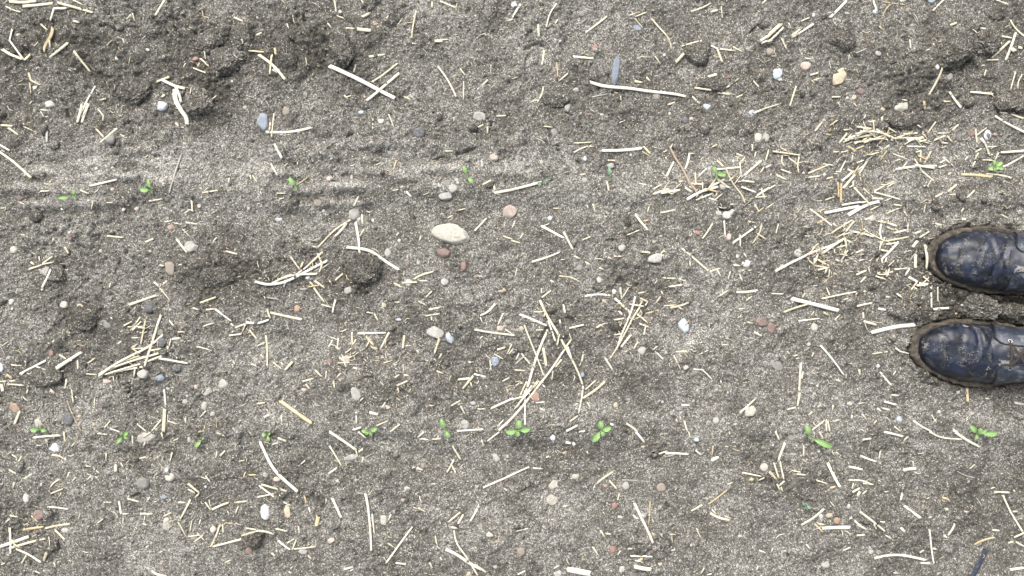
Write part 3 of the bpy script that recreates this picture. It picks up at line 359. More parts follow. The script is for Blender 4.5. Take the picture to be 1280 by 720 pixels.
# cracks
def carve(pts, wid, dep):
    for (x0, y0), (x1, y1) in zip(pts[:-1], pts[1:]):
        L = math.hypot(x1 - x0, y1 - y0); n = max(2, int(L / 0.0015))
        for k in range(n):
            t = k / n
            x = x0 + (x1 - x0) * t + rng.normal(0, 0.0009); y = y0 + (y1 - y0) * t + rng.normal(0, 0.0009)
            w = wid * rng.uniform(0.6, 1.4)
            m = 3 * w
            i0, i1 = int((y - m - YS[0]) / DX), int((y + m - YS[0]) / DX) + 2
            j0, j1 = int((x - m - XS[0]) / DX), int((x + m - XS[0]) / DX) + 2
            if i0 < 0 or j0 < 0 or i1 > NY or j1 > NX: continue
            xx = XS[j0:j1][None, :] - x; yy = YS[i0:i1][:, None] - y
            g = np.exp(-(xx * xx + yy * yy) / (w * w))
            sub = H[i0:i1, j0:j1]; base = H0[i0:i1, j0:j1]
            np.minimum(sub, sub * (1 - g) + (base - dep) * g, out=sub)
for c, r, it in parse(CRACKS):
    v = [float(a) for a in it]
    pts = [P(c * 320 + v[k] / 4, r * 180 + v[k + 1] / 4) for k in range(0, len(v), 2)]
    carve(pts, rng.uniform(0.0011, 0.0018), rng.uniform(0.005, 0.009))
# small random holes
for _ in range(900):
    px, py = rng.uniform(-120, 1400), rng.uniform(-100, 820)
    if rng.uniform() > .05 + .95 * float(np.clip(rough[int((P(px, py)[1] - YS[0]) / DX), int((P(px, py)[0] - XS[0]) / DX)] - .25, 0, 1)): continue
    x, y = P(px, py); a = rng.uniform(0, 6.28)
    pts = [(x, y)]
    for k in range(rng.integers(1, 8)):
        a += rng.normal(0, .8); x += 0.004 * math.cos(a); y += 0.004 * math.sin(a); pts.append((x, y))
    if len(pts) < 2: pts.append((x + .001, y))
    carve(pts, rng.uniform(0.0008, 0.0014), rng.uniform(0.002, 0.005))

# boots press the soil down: outlines used here and for the soles
S_T = np.array([0, .004, .012, .03, .06, .10, .14, .18, .22, .26, .285, .296, .300])
W_T = np.array([0, .028, .050, .077, .099, .113, .111, .098, .087, .080, .060, .030, 0.0]) * 1.045
C_T = np.array([.008, .008, .008, .007, .004, .000, -.003, -.004, -.002, 0, 0, 0, 0])   # towards the inner side
BOOTS = [dict(toe=P(1164, 309, .02), ang=math.radians(168.5), side=1, sink=.008),
         dict(toe=P(1141, 442, .02), ang=math.radians(180.5), side=-1, sink=.008)]
boot_mask = np.zeros_like(H); boot_ring = np.zeros_like(H)
for b in BOOTS:
    tx, ty = b['toe']; ca, sa = math.cos(b['ang']), math.sin(b['ang'])
    s = -((X2 - tx) * ca + (Y2 - ty) * sa)          # distance back from the toe
    t = -(X2 - tx) * sa + (Y2 - ty) * ca            # left of the walking direction is +
    inner = t * b['side']                           # right boot: inner side is its left
    w = np.interp(s, S_T, W_T, left=-.5, right=-.5) / 2; c = np.interp(s, S_T, C_T)
    d = np.abs(inner - c) - w
    dd = np.where((s > 0) & (s < .3), d, np.maximum(-s, s - .3) + np.abs(inner) * .25)
    boot_mask = np.maximum(boot_mask, np.clip(1 - (dd + 0.001) / .0035, 0, 1))
    boot_ring = np.maximum(boot_ring, np.exp(-((dd - .010 + .003 * mid) / .008) ** 2))
H = H * (1 - boot_mask) + (-0.009) * boot_mask
H += 0.0065 * boot_ring * (1 - boot_mask) * np.clip(0.7 + 0.6 * mid + .3 * fine, 0, 2)
gap = gauss(1235, 385, 75, 16)
H -= 0.003 * gap * (1 - boot_mask)

# dry crust / damp soil: where the crust was disturbed the darker soil shows; shade painted between the boots
dry = 0.425 + 0.045 * damp_n + 0.035 * row_band + 0.075 * streak * streak_w - 0.10 * np.clip(rough - 0.5, 0, 1)
for (px, py, rx, ry, a) in [(265, 105, 90, 60, -.12), (360, 75, 70, 45, -.08), (440, 75, 40, 40, -.08), (40, 70, 80, 80, -.08), (270, 348, 50, 34, -.22), (300, 335, 60, 40, -.08),
                            (455, 345, 34, 30, -.16), (105, 395, 40, 34, -.16), (60, 470, 50, 30, -.10), (1215, 60, 90, 60, -.14), (1060, 45, 60, 30, -.12),
                            (1235, 385, 110, 26, -.30), (1180, 345, 50, 90, -.10), (600, 60, 120, 40, .04), (540, 30, 60, 40, .07), (250, 205, 150, 30, .12), (200, 270, 100, 30, .08),  # first patch: damp mud plus the boots' shade, painted into the soil colour
                            (460, 200, 120, 30, .06), (690, 30, 60, 60, .08), (1130, 60, 30, 25, .16), (900, 425, 50, 60, .14), (700, 640, 90, 60, .12), (380, 440, 60, 30, .10),
                            (150, 660, 90, 40, .08), (580, 600, 60, 40, .06), (500, 660, 120, 40, .05), (660, 215, 110, 30, .08), (790, 230, 60, 30, .05), (1190, 660, 90, 50, -.06),
                            (750, 570, 120, 22, -.14), (450, 575, 120, 20, -.12), (1010, 612, 60, 30, -.12), (680, 470, 50, 30, -.08), (350, 415, 40, 24, -.10), (880, 410, 40, 30, .05),
                            (80, 30, 100, 50, -.06), (1110, 130, 80, 50, -.04), (900, 130, 120, 40, -.05), (760, 140, 100, 40, -.06), (330, 520, 80, 40, .03), (1270, 620, 60, 60, -.08),
                            (690, 480, 160, 50, -.05), (930, 500, 120, 60, .06), (940, 680, 120, 40, .04), (30, 210, 70, 60, -.02), (960, 330, 150, 60, -.02), (820, 340, 120, 60, -.03)]:
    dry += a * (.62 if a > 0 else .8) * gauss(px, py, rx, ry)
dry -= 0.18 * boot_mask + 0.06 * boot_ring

# top height raster that straw and stones rest on
TOP = H.copy()
def hraster(A, x, y):
    fx = np.clip((np.asarray(x) - XS[0]) / DX, 0, NX - 1.001); fy = np.clip((np.asarray(y) - YS[0]) / DX, 0, NY - 1.001)
    j = fx.astype(int); i = fy.astype(int); a = fx - j; b = fy - i
    return A[i, j] * (1 - a) * (1 - b) + A[i, j + 1] * a * (1 - b) + A[i + 1, j] * (1 - a) * b + A[i + 1, j + 1] * a * b

def build_ground():
    g = [DX * 1.25]
    while sum(g) < 60: g.append(g[-1] * 1.13)
    ext = np.cumsum(g)
    gx = np.concatenate([XS[0] - ext[::-1], XS, XS[-1] + ext]); gy = np.concatenate([YS[0] - ext[::-1], YS, YS[-1] + ext])
    ne = len(ext)
    jx = np.concatenate([(-np.arange(1, ne + 1)[::-1] * 7) % NX, np.arange(NX), (NX - 1 + np.arange(1, ne + 1) * 7) % NX])
    iy = np.concatenate([(-np.arange(1, ne + 1)[::-1] * 7) % NY, np.arange(NY), (NY - 1 + np.arange(1, ne + 1) * 7) % NY])
    # keep the seam continuous: blend towards the periodic base surface
    Z = H0[np.ix_(iy, jx)]; D = (0.425 + 0.045 * damp_n)[np.ix_(iy, jx)]
    Z[ne:ne + NY, ne:ne + NX] = H; D[ne:ne + NY, ne:ne + NX] = dry
    GX, GY = np.meshgrid(gx, gy)
    ny, nx = Z.shape
    co = np.stack([GX, GY, Z], -1).reshape(-1, 3).astype(np.float32)
    idx = np.arange(ny * nx, dtype=np.int32).reshape(ny, nx)
    q = np.stack([idx[:-1, :-1], idx[:-1, 1:], idx[1:, 1:], idx[1:, :-1]], -1).reshape(-1, 4)
    me = bpy.data.meshes.new("soil")
    me.vertices.add(len(co)); me.vertices.foreach_set("co", co.ravel())
    me.loops.add(q.size); me.loops.foreach_set("vertex_index", q.ravel())
    me.polygons.add(len(q)); me.polygons.foreach_set("loop_start", np.arange(0, q.size, 4, dtype=np.int32))
    me.polygons.foreach_set("loop_total", np.full(len(q), 4, dtype=np.int32))
    me.polygons.foreach_set("use_smooth", np.ones(len(q), dtype=bool))
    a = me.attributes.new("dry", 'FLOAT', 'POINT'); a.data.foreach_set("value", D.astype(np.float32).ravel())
    me.materials.append(SOIL); me.update(calc_edges=True)
    o = bpy.data.objects.new("soil_ground", me); C.objects.link(o)
    tag(o, kind="structure")
build_ground()

# ---------------------------------------------------------------- shapes shared by clods, stones and grit
def ico(sub):
    import bmesh
    bm = bmesh.new(); bmesh.ops.create_icosphere(bm, subdivisions=sub, radius=1)
    v = np.array([list(p.co) for p in bm.verts]); f = [[q.index for q in p.verts] for p in bm.faces]
    bm.free(); return v, f
ICO5, ICO4, ICO3, ICO2, ICO1 = ico(6), ico(4), ico(3), ico(2), ico(1)

def raise_top(x, y, rx, ry, ang, z0, h):
    R = max(rx, ry)
    i0, i1 = int((y - R - YS[0]) / DX), int((y + R - YS[0]) / DX) + 2
    j0, j1 = int((x - R - XS[0]) / DX), int((x + R - XS[0]) / DX) + 2
    if i0 < 0 or j0 < 0 or i1 > NY or j1 > NX: return
    xx = XS[j0:j1][None, :] - x; yy = YS[i0:i1][:, None] - y
    ca, sa = math.cos(ang), math.sin(ang)
    a, b = (xx * ca + yy * sa) / rx, (-xx * sa + yy * ca) / ry
    d = np.clip(1 - a * a - b * b, 0, 1)
    TOP[i0:i1, j0:j1] = np.maximum(TOP[i0:i1, j0:j1], np.where(d > 0, z0 + h * np.sqrt(d), -1))

# ---------------------------------------------------------------- landmarks for the labels
LAND = [(1225, 318, "the upper boot"), (1215, 443, "the lower boot"), (565, 292, "the big cream oval pebble"),
        (637, 263, "the pinkish round pebble"), (556, 316, "the red-brown pebble"), (854, 407, "the pale blue oval pebble"),
        (328, 152, "the blue upper-left pebble"), (203, 133, "the pale lavender pebble upper left"), (770, 87, "the slender slate-blue stone"),
        (973, 90, "the light blue top pebble"), (1051, 95, "the flat tan top-right stone"), (1129, 132, "the cream angular stone top right"),
        (456, 336, "the round brown clod"), (1198, 64, "the big top-right clod"), (690, 607, "the two cream stones low centre"),
        (330, 641, "the whitish pebble bottom left"), (50, 643, "the dark red bottom-left pebble"), (66, 560, "the white lower-left stone"),
        (279, 480, "the cream angular left pebble"), (209, 655, "the cream wedge stone bottom left"), (213, 595, "the round yellow pebble bottom left"),
        (938, 515, "the cream angular lower-right stone"), (561, 423, "the pale blue centre chip"), (671, 496, "the red stone under crossed straws"),
        (822, 322, "the white lumpy stone"), (932, 329, "the white right-centre stone"), (908, 268, "the three small white stones"),
        (802, 438, "the pale angular stone right of centre"), (648, 537, "the four-leaved seedling"), (750, 540, "the seedling right of crossed straws"),
        (184, 236, "the upper-row seedling second from left"), (85, 244, "the leftmost upper-row seedling"), (367, 229, "the third upper-row seedling"),
        (583, 219, "the fourth upper-row seedling"), (898, 216, "the seedling among dense straw"), (1243, 206, "the top-right seedling"),
        (1020, 548, "the long-leaved lower-right seedling"), (1226, 541, "the lower-right corner seedling"), (461, 540, "the seedling at lower left-centre"),
        (153, 547, "the second lower-row seedling"), (48, 535, "the leftmost lower-row seedling"), (249, 552, "the single-leaf seedling"),
        (180, 450, "the fan-shaped straw bundle"), (680, 440, "the big crossed straws"), (785, 400, "the forked straw clump"), (1120, 170, "the top-right straw heap"),
        (1080, 265, "the straw scatter left of boots"), (370, 345, "the straw tangle left of centre"), (452, 113, "the long thick top straw"),
        (800, 110, "the longest top-centre straw"), (20, 680, "the bottom-left straw pile"), (97, 130, "the top-left straw tuft"), (350, 80, "the straws by the split clod"),
        (17, 60, "the top-left corner straws"), (110, 335, "the straws over the grey-green stone"), (1258, 50, "the top-right corner straws"),
        (965, 590, "the small lower-right straw tent"), (1075, 612, "the small lower-right straw knot"), (1225, 705, "the dark navy strip"),
        (735, 495, "the forked end of crossed straws"), (350, 590, "the long kinked lower-left straw"), (461, 650, "the upright lower straw"),
        (600, 700, "the bottom straws near centre"), (740, 715, "the thick bottom-edge straw"), (865, 80, "the bent straws over a clod"),
        (450, 440, "the frayed straw mat"), (590, 465, "the small straw star"), (990, 385, "the long straw left of boots"), (1000, 480, "the split upright straw"),
        (1110, 410, "the white straw left of lower boot"), (395, 508, "the broad golden straw"), (300, 400, "the zigzag straw left"), (1262, 650, "the bent bottom-right straw"),
        (800, 655, "the steep lower-right straw"), (890, 645, "the straws right of lower centre"), (1140, 700, "the arched bottom straw")]
LXY = np.array([(a, b) for a, b, _ in LAND], float)

def where(px, py, avoid=None, rank=0):
    d = np.hypot(LXY[:, 0] - px, LXY[:, 1] - py)
    if avoid is not None:
        for i, l in enumerate(LAND):
            if l[2] in avoid: d[i] = 1e9
    k = int(np.argsort(d)[rank]); dx, dy = px - LXY[k, 0], py - LXY[k, 1]
    dist = math.hypot(dx, dy)
    if dist < 6: rel = "at"
    else:
        a = math.degrees(math.atan2(-dy, dx)) % 360
        rel = ["right of", "above right of", "above", "above left of", "left of", "below left of", "below", "below right of"][int(((a + 22.5) % 360) // 45)]
        if dist < 26: rel = "just " + rel
        elif dist > 62: rel = "well " + rel
    return rel + " " + LAND[k][2]

USED = {}
def unique_label(make, px, py, avoid=None):
    """a label no other thing has: nearest landmark first, then the next ones, then an ordinal"""
    for rank in range(0, 6):
        s = make(where(px, py, avoid, rank))
        if s not in USED and len(s.split()) <= 16:
            USED[s] = 1; return s
    for o in ("second ", "third ", "fourth "):
        s = o + make(where(px, py, avoid, 0))
        if s not in USED: USED[s] = 1; return s
    return s

# ---------------------------------------------------------------- clods
CLOD_LABELS = {
    (456, 336): "round brown damp clod in the centre left, crumbling at its lower right",
    (1198, 64): "big flat-topped clod at the top right, cracked along its lower edge",
    (1230, 387): "rounded clod wedged between the two boots, nearer their toes",
    (1264, 390): "dark damp clod between the boots at the right edge of the photo"}
for (px, py, w, h, tilt, hm, dmp) in CLODS:
    hh = hm / 1000
    x, y = P(px, py, hh * .5)
    rx, ry, rz = w * PX / 2, h * PX / 2, hh
    z0 = float(hraster(H0, x, y))
    ang = math.radians(tilt); ca, sa = math.cos(ang), math.sin(ang)
    v = ICO5[0]; off = Vector((px * .37, py * .71, 3.1))
    rc = random.Random(int(px * 7 + py)); cuts = []
    for _ in range(8):
        cuts.append((Vector((rc.gauss(0, 1), rc.gauss(0, 1), rc.gauss(.2, .5))).normalized(), rc.uniform(.62, .92)))
    cuts.append((Vector((rc.uniform(-.3, .3), rc.uniform(-.3, .3), 1)).normalized(), rc.uniform(.5, .7)))
    out = []; dr = []; m = min(rx, ry)
    for p in v:
        d = Vector(p)
        q0 = d * (1 + 0.26 * noise.noise(d * 1.2 + off) + 0.16 * noise.noise(d * 2.6 + off))
        for n_, k_ in cuts:
            e = q0.dot(n_) - k_
            if e > 0: q0 = q0 - n_ * e * .85
        q0 = q0 * 1.12 * (1 + .09 * noise.noise(d * 6 + off) + .05 * noise.noise(d * 13 + off))
        ridge = abs(noise.noise(d * 3.5 + off * 1.3))
        if ridge < .05: q0 = q0 * (1 - .10 * (1 - ridge / .05))
        fi = 0.0016 * noise.noise(d * (m / .004) + off) + 0.0011 * noise.noise(d * (m / .0018) + off)
        q = Vector((q0.x * rx, q0.y * ry, q0.z * rz * 1.1)) + d * fi
        out.append((q.x * ca - q.y * sa, q.x * sa + q.y * ca, q.z))
        dr.append(0.315 + dmp * .5 + 0.10 * noise.noise(d * 2 + off * 2))
    o = mesh_obj("soil_clod", out, ICO5[1], SOIL, attrs={"dry": dr})
    o.location = (x, y, z0 + (.30 if (px, py) in CLOD_LABELS else .04) * rz)
    size = "large" if w * h > 1400 else ("small" if w * h < 600 else "medium")
    shp = "elongated" if max(w, h) / min(w, h) > 1.35 else "rounded"
    lab = CLOD_LABELS.get((px, py)) or unique_label(lambda s: f"{size} {shp} grey-brown clod of soil {s}", px, py, avoid=None)
    tag(o, lab, "clod", "clods of soil lying on the field")
    raise_top(x, y, rx, ry, ang, z0, rz * .95)

# ---------------------------------------------------------------- stones
TONES = {'B': ((0.25, 0.33, 0.44), "blue-grey"), 'L': ((0.46, 0.55, 0.64), "light blue"), 'V': ((0.58, 0.60, 0.68), "lavender"), 'W': ((0.58, 0.56, 0.50), "white"),
         'C': ((0.50, 0.465, 0.375), "cream"), 'Y': ((0.55, 0.44, 0.27), "tan"), 'T': ((0.31, 0.25, 0.19), "brown"), 'P': ((0.56, 0.42, 0.34), "pinkish"),
         'R': ((0.38, 0.17, 0.12), "red"), 'D': ((0.10, 0.105, 0.12), "dark slate"), 'G': ((0.23, 0.22, 0.20), "grey"), 'K': ((0.44, 0.42, 0.37), "pale grey"),
         'O': ((0.48, 0.28, 0.16), "orange"), 'X': ((0.22, 0.125, 0.10), "dark red"), 'N': ((0.02, 0.02, 0.03), "black"), 'S': ((0.15, 0.20, 0.28), "slate-blue")}
def stone_material(k):
    c = TONES[k][0]; g_ = sum(c) / 3; c = tuple(g_ + (q - g_) * .72 for q in c)
    t = NT("stone_" + TONES[k][1].replace(" ", "_").replace("-", "_")); p = t.pos()
    n1 = t.noise(p, 120, 4, 0.6); n2 = t.noise(p, 700, 3, 0.7)
    dk = tuple(q * .68 for q in c); lt = tuple(min(.85, q * 1.22 + .01) for q in c)
    f = t.math('ADD', t.math('MULTIPLY', n1, .7), t.math('MULTIPLY', n2, .35))
    rnd = t.node("ShaderNodeObjectInfo").outputs["Random"]
    f = t.math('ADD', f, t.math('MULTIPLY', t.math('SUBTRACT', rnd, 0.5), 0.2))
    col = t.ramp(f, [(0.3, dk), (0.52, c), (0.75, lt)])
    dust = t.ramp(t.noise(p, 260, 4, 0.7), [(0.44, (0, 0, 0)), (0.60, (1, 1, 1))])
    col = t.mix(t.math('MULTIPLY', dust, .52), col, (0.29, 0.275, 0.24))
    t.base(col); t.b.inputs["Roughness"].default_value = 0.75
    t.b.inputs["Specular IOR Level"].default_value = 0.3
    t.link(t.bump(n2, .35, .001), t.b.inputs["Normal"])
    return t.m
SMAT = {k: stone_material(k) for k in TONES}

def stone_mesh(name, rx, ry, rz, ang, shape, seed, mat, big):
    v, f = ICO4 if big else ICO3
    r = random.Random(seed); off = Vector((seed * 1.7, seed * .3, 5.0))
    planes = []
    for _ in range(8 if shape == 'r' else 0):
        n = Vector((r.gauss(0, 1), r.gauss(0, 1), r.gauss(0, .5))).normalized(); planes.append((n, r.uniform(.78, .93)))
    if shape == 'r': planes.append((Vector((r.uniform(-.2, .2), r.uniform(-.2, .2), 1)).normalized(), .72))
    if shape == 'a':
        for _ in range(9):
            n = Vector((r.gauss(0, 1), r.gauss(0, 1), r.gauss(0, .7))).normalized(); planes.append((n, r.uniform(.62, .86)))
        planes.append((Vector((r.uniform(-.25, .25), r.uniform(-.25, .25), 1)).normalized(), .62))
    out = []; ca, sa = math.cos(ang), math.sin(ang)
    for p in v:
        d = Vector(p)
        q = d * (1 + (.16 if shape == 'r' else .08) * noise.noise(d * 1.1 + off) + .05 * noise.noise(d * 2.6 + off) + .015 * noise.noise(d * 9 + off))
        for n, k in planes:
            e = q.dot(n) - k
            if e > 0: q = q - n * e * .93
        q = q * (1.13 if shape == 'a' else 1.06)
        out.append((q.x * rx * ca - q.y * ry * sa, q.x * rx * sa + q.y * ry * ca, q.z * rz))
    return mesh_obj(name, out, f, mat)

STONE_LABELS = {
    (565, 292): "large smooth cream oval pebble, the biggest stone in the field",
    (555, 316): "red-brown pebble just below the big cream oval pebble",
    (580, 332): "small red upright pebble below right of the big cream pebble",
    (770, 87): "slender slate-blue stone standing upright over the long top-centre straw",
    (328, 152): "blue-grey pebble at upper left beside the end of a curved straw",
    (203, 133): "pale lavender rounded pebble left of the curled white husk",
    (1051, 95): "flat tan notched stone lying at the upper right",
    (1129, 132): "cream angular stone above the top-right straw heap",
    (974, 90): "light blue angular stone near the top, a small white pebble at its foot",
    (855, 407): "pale blue oval pebble to the right of the forked straw clump",
    (330, 641): "whitish oval pebble near the bottom left, left of a tan one",
    (50, 643): "dark red pebble near the bottom-left straw pile",
    (638, 264): "pinkish cream rounded pebble up and right of the big oval pebble",
    (213, 595): "round yellowish pebble at lower left with a tiny white one above",
    (821, 322): "white lumpy stone with a curl of straw on its right end",
    (939, 515): "cream white angular stone beside a slanting straw at lower right",
    (670, 496): "red stone lying under the big crossed straws"}
stone_n = 0
for c, r, it in parse(STONES):
    code = it[0]; vals = [float(a) for a in it[1:]]
    px, py = c * 320 + vals[0] / 4, r * 180 + vals[1] / 4
    w, h = vals[2] / 4, vals[3] / 4; tilt = math.radians(vals[4] if len(vals) > 4 else rng.uniform(-12, 12))
    rx, ry = w * PX / 2 * 1.03, h * PX / 2 * 1.03
    rz = min(rx, ry) * (0.72 if code[1] == 'r' else 0.6)
    x, y = P(px, py, rz * .4)
    z = float(hraster(H, x, y)) - rz * .14
    stone_n += 1
    o = stone_mesh("pebble", rx, ry, rz, tilt, code[1], stone_n, SMAT[code[0]], w * h > 150)
    o.location = (x, y, z)
    key = (int(px), int(py)); lab = None
    for (kx, ky), l in STONE_LABELS.items():
        if abs(kx - px) <= 2 and abs(ky - py) <= 2: lab = l
    if not lab:
        big = math.sqrt(w * h)
        size = "tiny" if big < 5 else ("small" if big < 9 else ("mid-sized" if big < 13 else "larger"))
        asp = max(w, h) / min(w, h)
        shp = ("oblong" if asp > 1.3 else "round") if code[1] == 'r' else ("flat angular" if asp > 1.3 else "angular")
        # a stone that is itself the landmark must not be described by it
        near = [l[2] for l in LAND if abs(l[0] - px) < 5 and abs(l[1] - py) < 5]
        lab = unique_label(lambda s: f"{size} {shp} {TONES[code[0]][1]} pebble {s}", px, py, near)
    else: USED[lab] = 1
    tag(o, lab, "pebble", "pebbles scattered over the soil")
    raise_top(x, y, rx, ry, tilt, z, rz)

# ---------------------------------------------------------------- straw
def smooth_path(pts):
    pts = [Vector((p[0], p[1])) for p in pts]
    for _ in range(2):
        if len(pts) < 3: break
        out = [pts[0]]
        for a, b, c_ in zip(pts[:-2], pts[1:-1], pts[2:]):
            u1, u2 = (b - a), (c_ - b)
            ang = u1.angle(u2) if u1.length > 1e-9 and u2.length > 1e-9 else 0
            if ang < math.radians(38): out += [b.lerp(a, .25), b.lerp(c_, .25)]
            else: out.append(b)
        out.append(pts[-1]); pts = out
    return pts

def resample(pts, step):
    out = [pts[0].copy()]
    for a, b in zip(pts[:-1], pts[1:]):
        L = (b - a).length; n = max(1, int(round(L / step)))
        for k in range(1, n + 1): out.append(a.lerp(b, k / n))
    return out

def straw_geometry(pts, width, seed, flat=None, nseg=10, step=.005):
    """pts: places on the ground; returns verts, faces, uvs and marks the top raster"""
    r = random.Random(seed)
    path = resample(smooth_path(pts), step)
    n = len(path)
    flat = flat if flat is not None else r.uniform(.35, .75)
    a = width / 2; b = a * flat
    xy = np.array([(p.x, p.y) for p in path])
    arc = np.concatenate([[0], np.cumsum(np.hypot(*np.diff(xy, axis=0).T))]); L = arc[-1]
    T = hraster(TOP, xy[:, 0], xy[:, 1])
    if n > 2 and L > .012:
        k1, k0 = np.polyfit(arc, T, 1); k1 = max(-.13, min(.13, k1)); k0 = T.mean() - k1 * arc.mean()
    else: k1, k0 = 0, T.mean()
    line = k0 + k1 * arc
    res = T - line
    ker = max(1, int(.02 / step)); pad = np.pad(res, ker, mode='edge')
    sm = np.convolve(pad, np.ones(2 * ker + 1) / (2 * ker + 1), 'valid')[:n]
    z = line + .8 * sm
    z += np.quantile(T - z, .9 if width > .0022 else .75) + b * .6
    # wander a little sideways, as grown stems do
    wob = np.array([noise.noise(Vector((s_ * 18, seed * 3.7, 0))) for s_ in arc]) * min(.0022, L * .014)
    verts, uvs = [], []
    prof = [1 + r.uniform(-.10, .10) for _ in range(nseg)]
    if r.random() < .4 and width > .003: prof[nseg // 4] *= .55     # a split stem shows a groove
    twist = r.uniform(-.5, .5)
    endc = [r.uniform(0, width * .9) for _ in range(nseg)], [r.uniform(0, width * .9) for _ in range(nseg)]
    t0, t1 = r.uniform(.78, 1.05), r.uniform(.6, 1.0)
    ox = r.uniform(0, 50)
    for i in range(n):
        i0, i1 = max(0, i - 1), min(n - 1, i + 1)
        dx, dy = xy[i1] - xy[i0]; l = math.hypot(dx, dy) or 1e-9; dx, dy = dx / l, dy / l
        nx, ny = -dy, dx
        q = arc[i] / max(L, 1e-9); sc = t0 + (t1 - t0) * q
        sc *= 1 + .07 * noise.noise(Vector((arc[i] * 60, seed, 1)))
        kxy = 1 - z[i] / CAM_H
        for j in range(nseg):
            th = 2 * math.pi * j / nseg + twist * q
            u_, w_ = math.cos(th) * a * sc * prof[j], math.sin(th) * b * sc * prof[j]
            e = 0
            if i == 0: e = endc[0][j]
            elif i == n - 1: e = -endc[1][j]
            e = max(-step * .8, min(step * .8, e))
            verts.append(((xy[i, 0] + nx * (u_ + wob[i]) + dx * e), (xy[i, 1] + ny * (u_ + wob[i]) + dy * e), z[i] + w_))
            uvs.append((arc[i] + ox, j / nseg))
    faces = []
    for i in range(n - 1):
        for j in range(nseg):
            j2 = (j + 1) % nseg
            faces.append((i * nseg + j, i * nseg + j2, (i + 1) * nseg + j2, (i + 1) * nseg + j))
    faces.append(tuple(range(nseg - 1, -1, -1))); faces.append(tuple((n - 1) * nseg + j for j in range(nseg)))
    for i in range(n):
        jj = int((xy[i, 0] - XS[0]) / DX); ii = int((xy[i, 1] - YS[0]) / DX); k = max(1, int(a / DX))
        if k < ii < NY - k - 1 and k < jj < NX - k - 1:
            sub = TOP[ii - k:ii + k + 1, jj - k:jj + k + 1]
            np.maximum(sub, z[i] + b * .6, out=sub)
    return verts, faces, uvs, float(np.mean(z))

items = []
for c, r, it in parse(STRAWS):
    tone = it[0]; w = float(it[1]) / 4; v = [float(a) for a in it[2:]]
    pts = [(c * 320 + v[k] / 4, r * 180 + v[k + 1] / 4) for k in range(0, len(v), 2)]
    L = sum(math.hypot(p[0] - q[0], p[1] - q[1]) for p, q in zip(pts[:-1], pts[1:]))
    items.append(dict(tone=tone, w=w, pts=pts, L=L, area=L * w, i=len(items)))
rank_ = sorted(items, key=lambda d: -d['area'])
keep = set(d['i'] for d in rank_[:300]) | set(d['i'] for d in items if d['tone'] in 'kb')
TONEW = {'c': "cream", 'w': "bleached", 'g': "golden", 'b': "brown", 'y': "grey", 'k': "navy"}
rest = {}
def add_rest(tone, vfu):
    R = rest.setdefault(tone, [[], [], []])
    o_ = len(R[0]); R[0].extend(vfu[0]); R[2].extend(vfu[2]); R[1].extend([tuple(q + o_ for q in f) for f in vfu[1]])

special = {}
for d in items:
    pw = [P(*p) for p in d['pts']]
    # straws rest about 4 mm above the mean soil
    pw = [(p[0] * (1 - .004 / CAM_H), p[1] * (1 - .004 / CAM_H)) for p in pw]
    width = d['w'] * PX * 1.02
    if d['i'] in keep:
        V, F, U, zm = straw_geometry(pw, width, d['i'] + 1, flat=(.18 if d['tone'] == 'k' else None))
        V = np.array(V); cen = V.mean(0); cen[2] = V[:, 2].min()
        name = {'b': "dry_stem", 'k': "plastic_strip"}.get(d['tone'], "straw")
        o = mesh_obj(name, V - cen, F, STRAW[d['tone']], uvs=U)
        o.location = cen
        mx = sum(p[0] for p in d['pts']) / len(d['pts']); my = sum(p[1] for p in d['pts']) / len(d['pts'])
        a, b = d['pts'][0], d['pts'][-1]
        if a[0] > b[0]: a, b = b, a
        ang = math.degrees(math.atan2(-(b[1] - a[1]), b[0] - a[0]))
        tilt = "lying level" if abs(ang) < 18 else ("upright" if abs(ang) > 72 else ("rising right" if ang > 0 else "falling right"))
        chord = math.hypot(a[0] - b[0], a[1] - b[1])
        shp = "straight" if chord > .985 * d['L'] else ("curved" if chord > .9 * d['L'] else "bent")
        size = "short" if d['L'] < 18 else ("mid-length" if d['L'] < 32 else ("long" if d['L'] < 60 else "very long"))
        wid = " broad" if d['w'] >= 4 else (" thin" if d['w'] < 2.3 else "")
        near = [l[2] for l in LAND if abs(l[0] - mx) < 6 and abs(l[1] - my) < 6]
        if d['tone'] == 'k':
            tag(o, "dark navy plastic strip stuck in the soil at the bottom right edge", "plastic strip")
        elif d['tone'] == 'b':
            tag(o, unique_label(lambda s: f"{size} {shp} brown dry plant stem {tilt}, {s}", mx, my, near), "dry stem", "brown dry stems")
        else:
            tag(o, unique_label(lambda s: f"{size}{wid} {shp} {TONEW[d['tone']]} straw {tilt}, {s}", mx, my, near), "straw", "straw pieces scattered over the soil")
    else:
        add_rest(d['tone'], straw_geometry(pw, width, d['i'] + 1, nseg=7, step=.006))

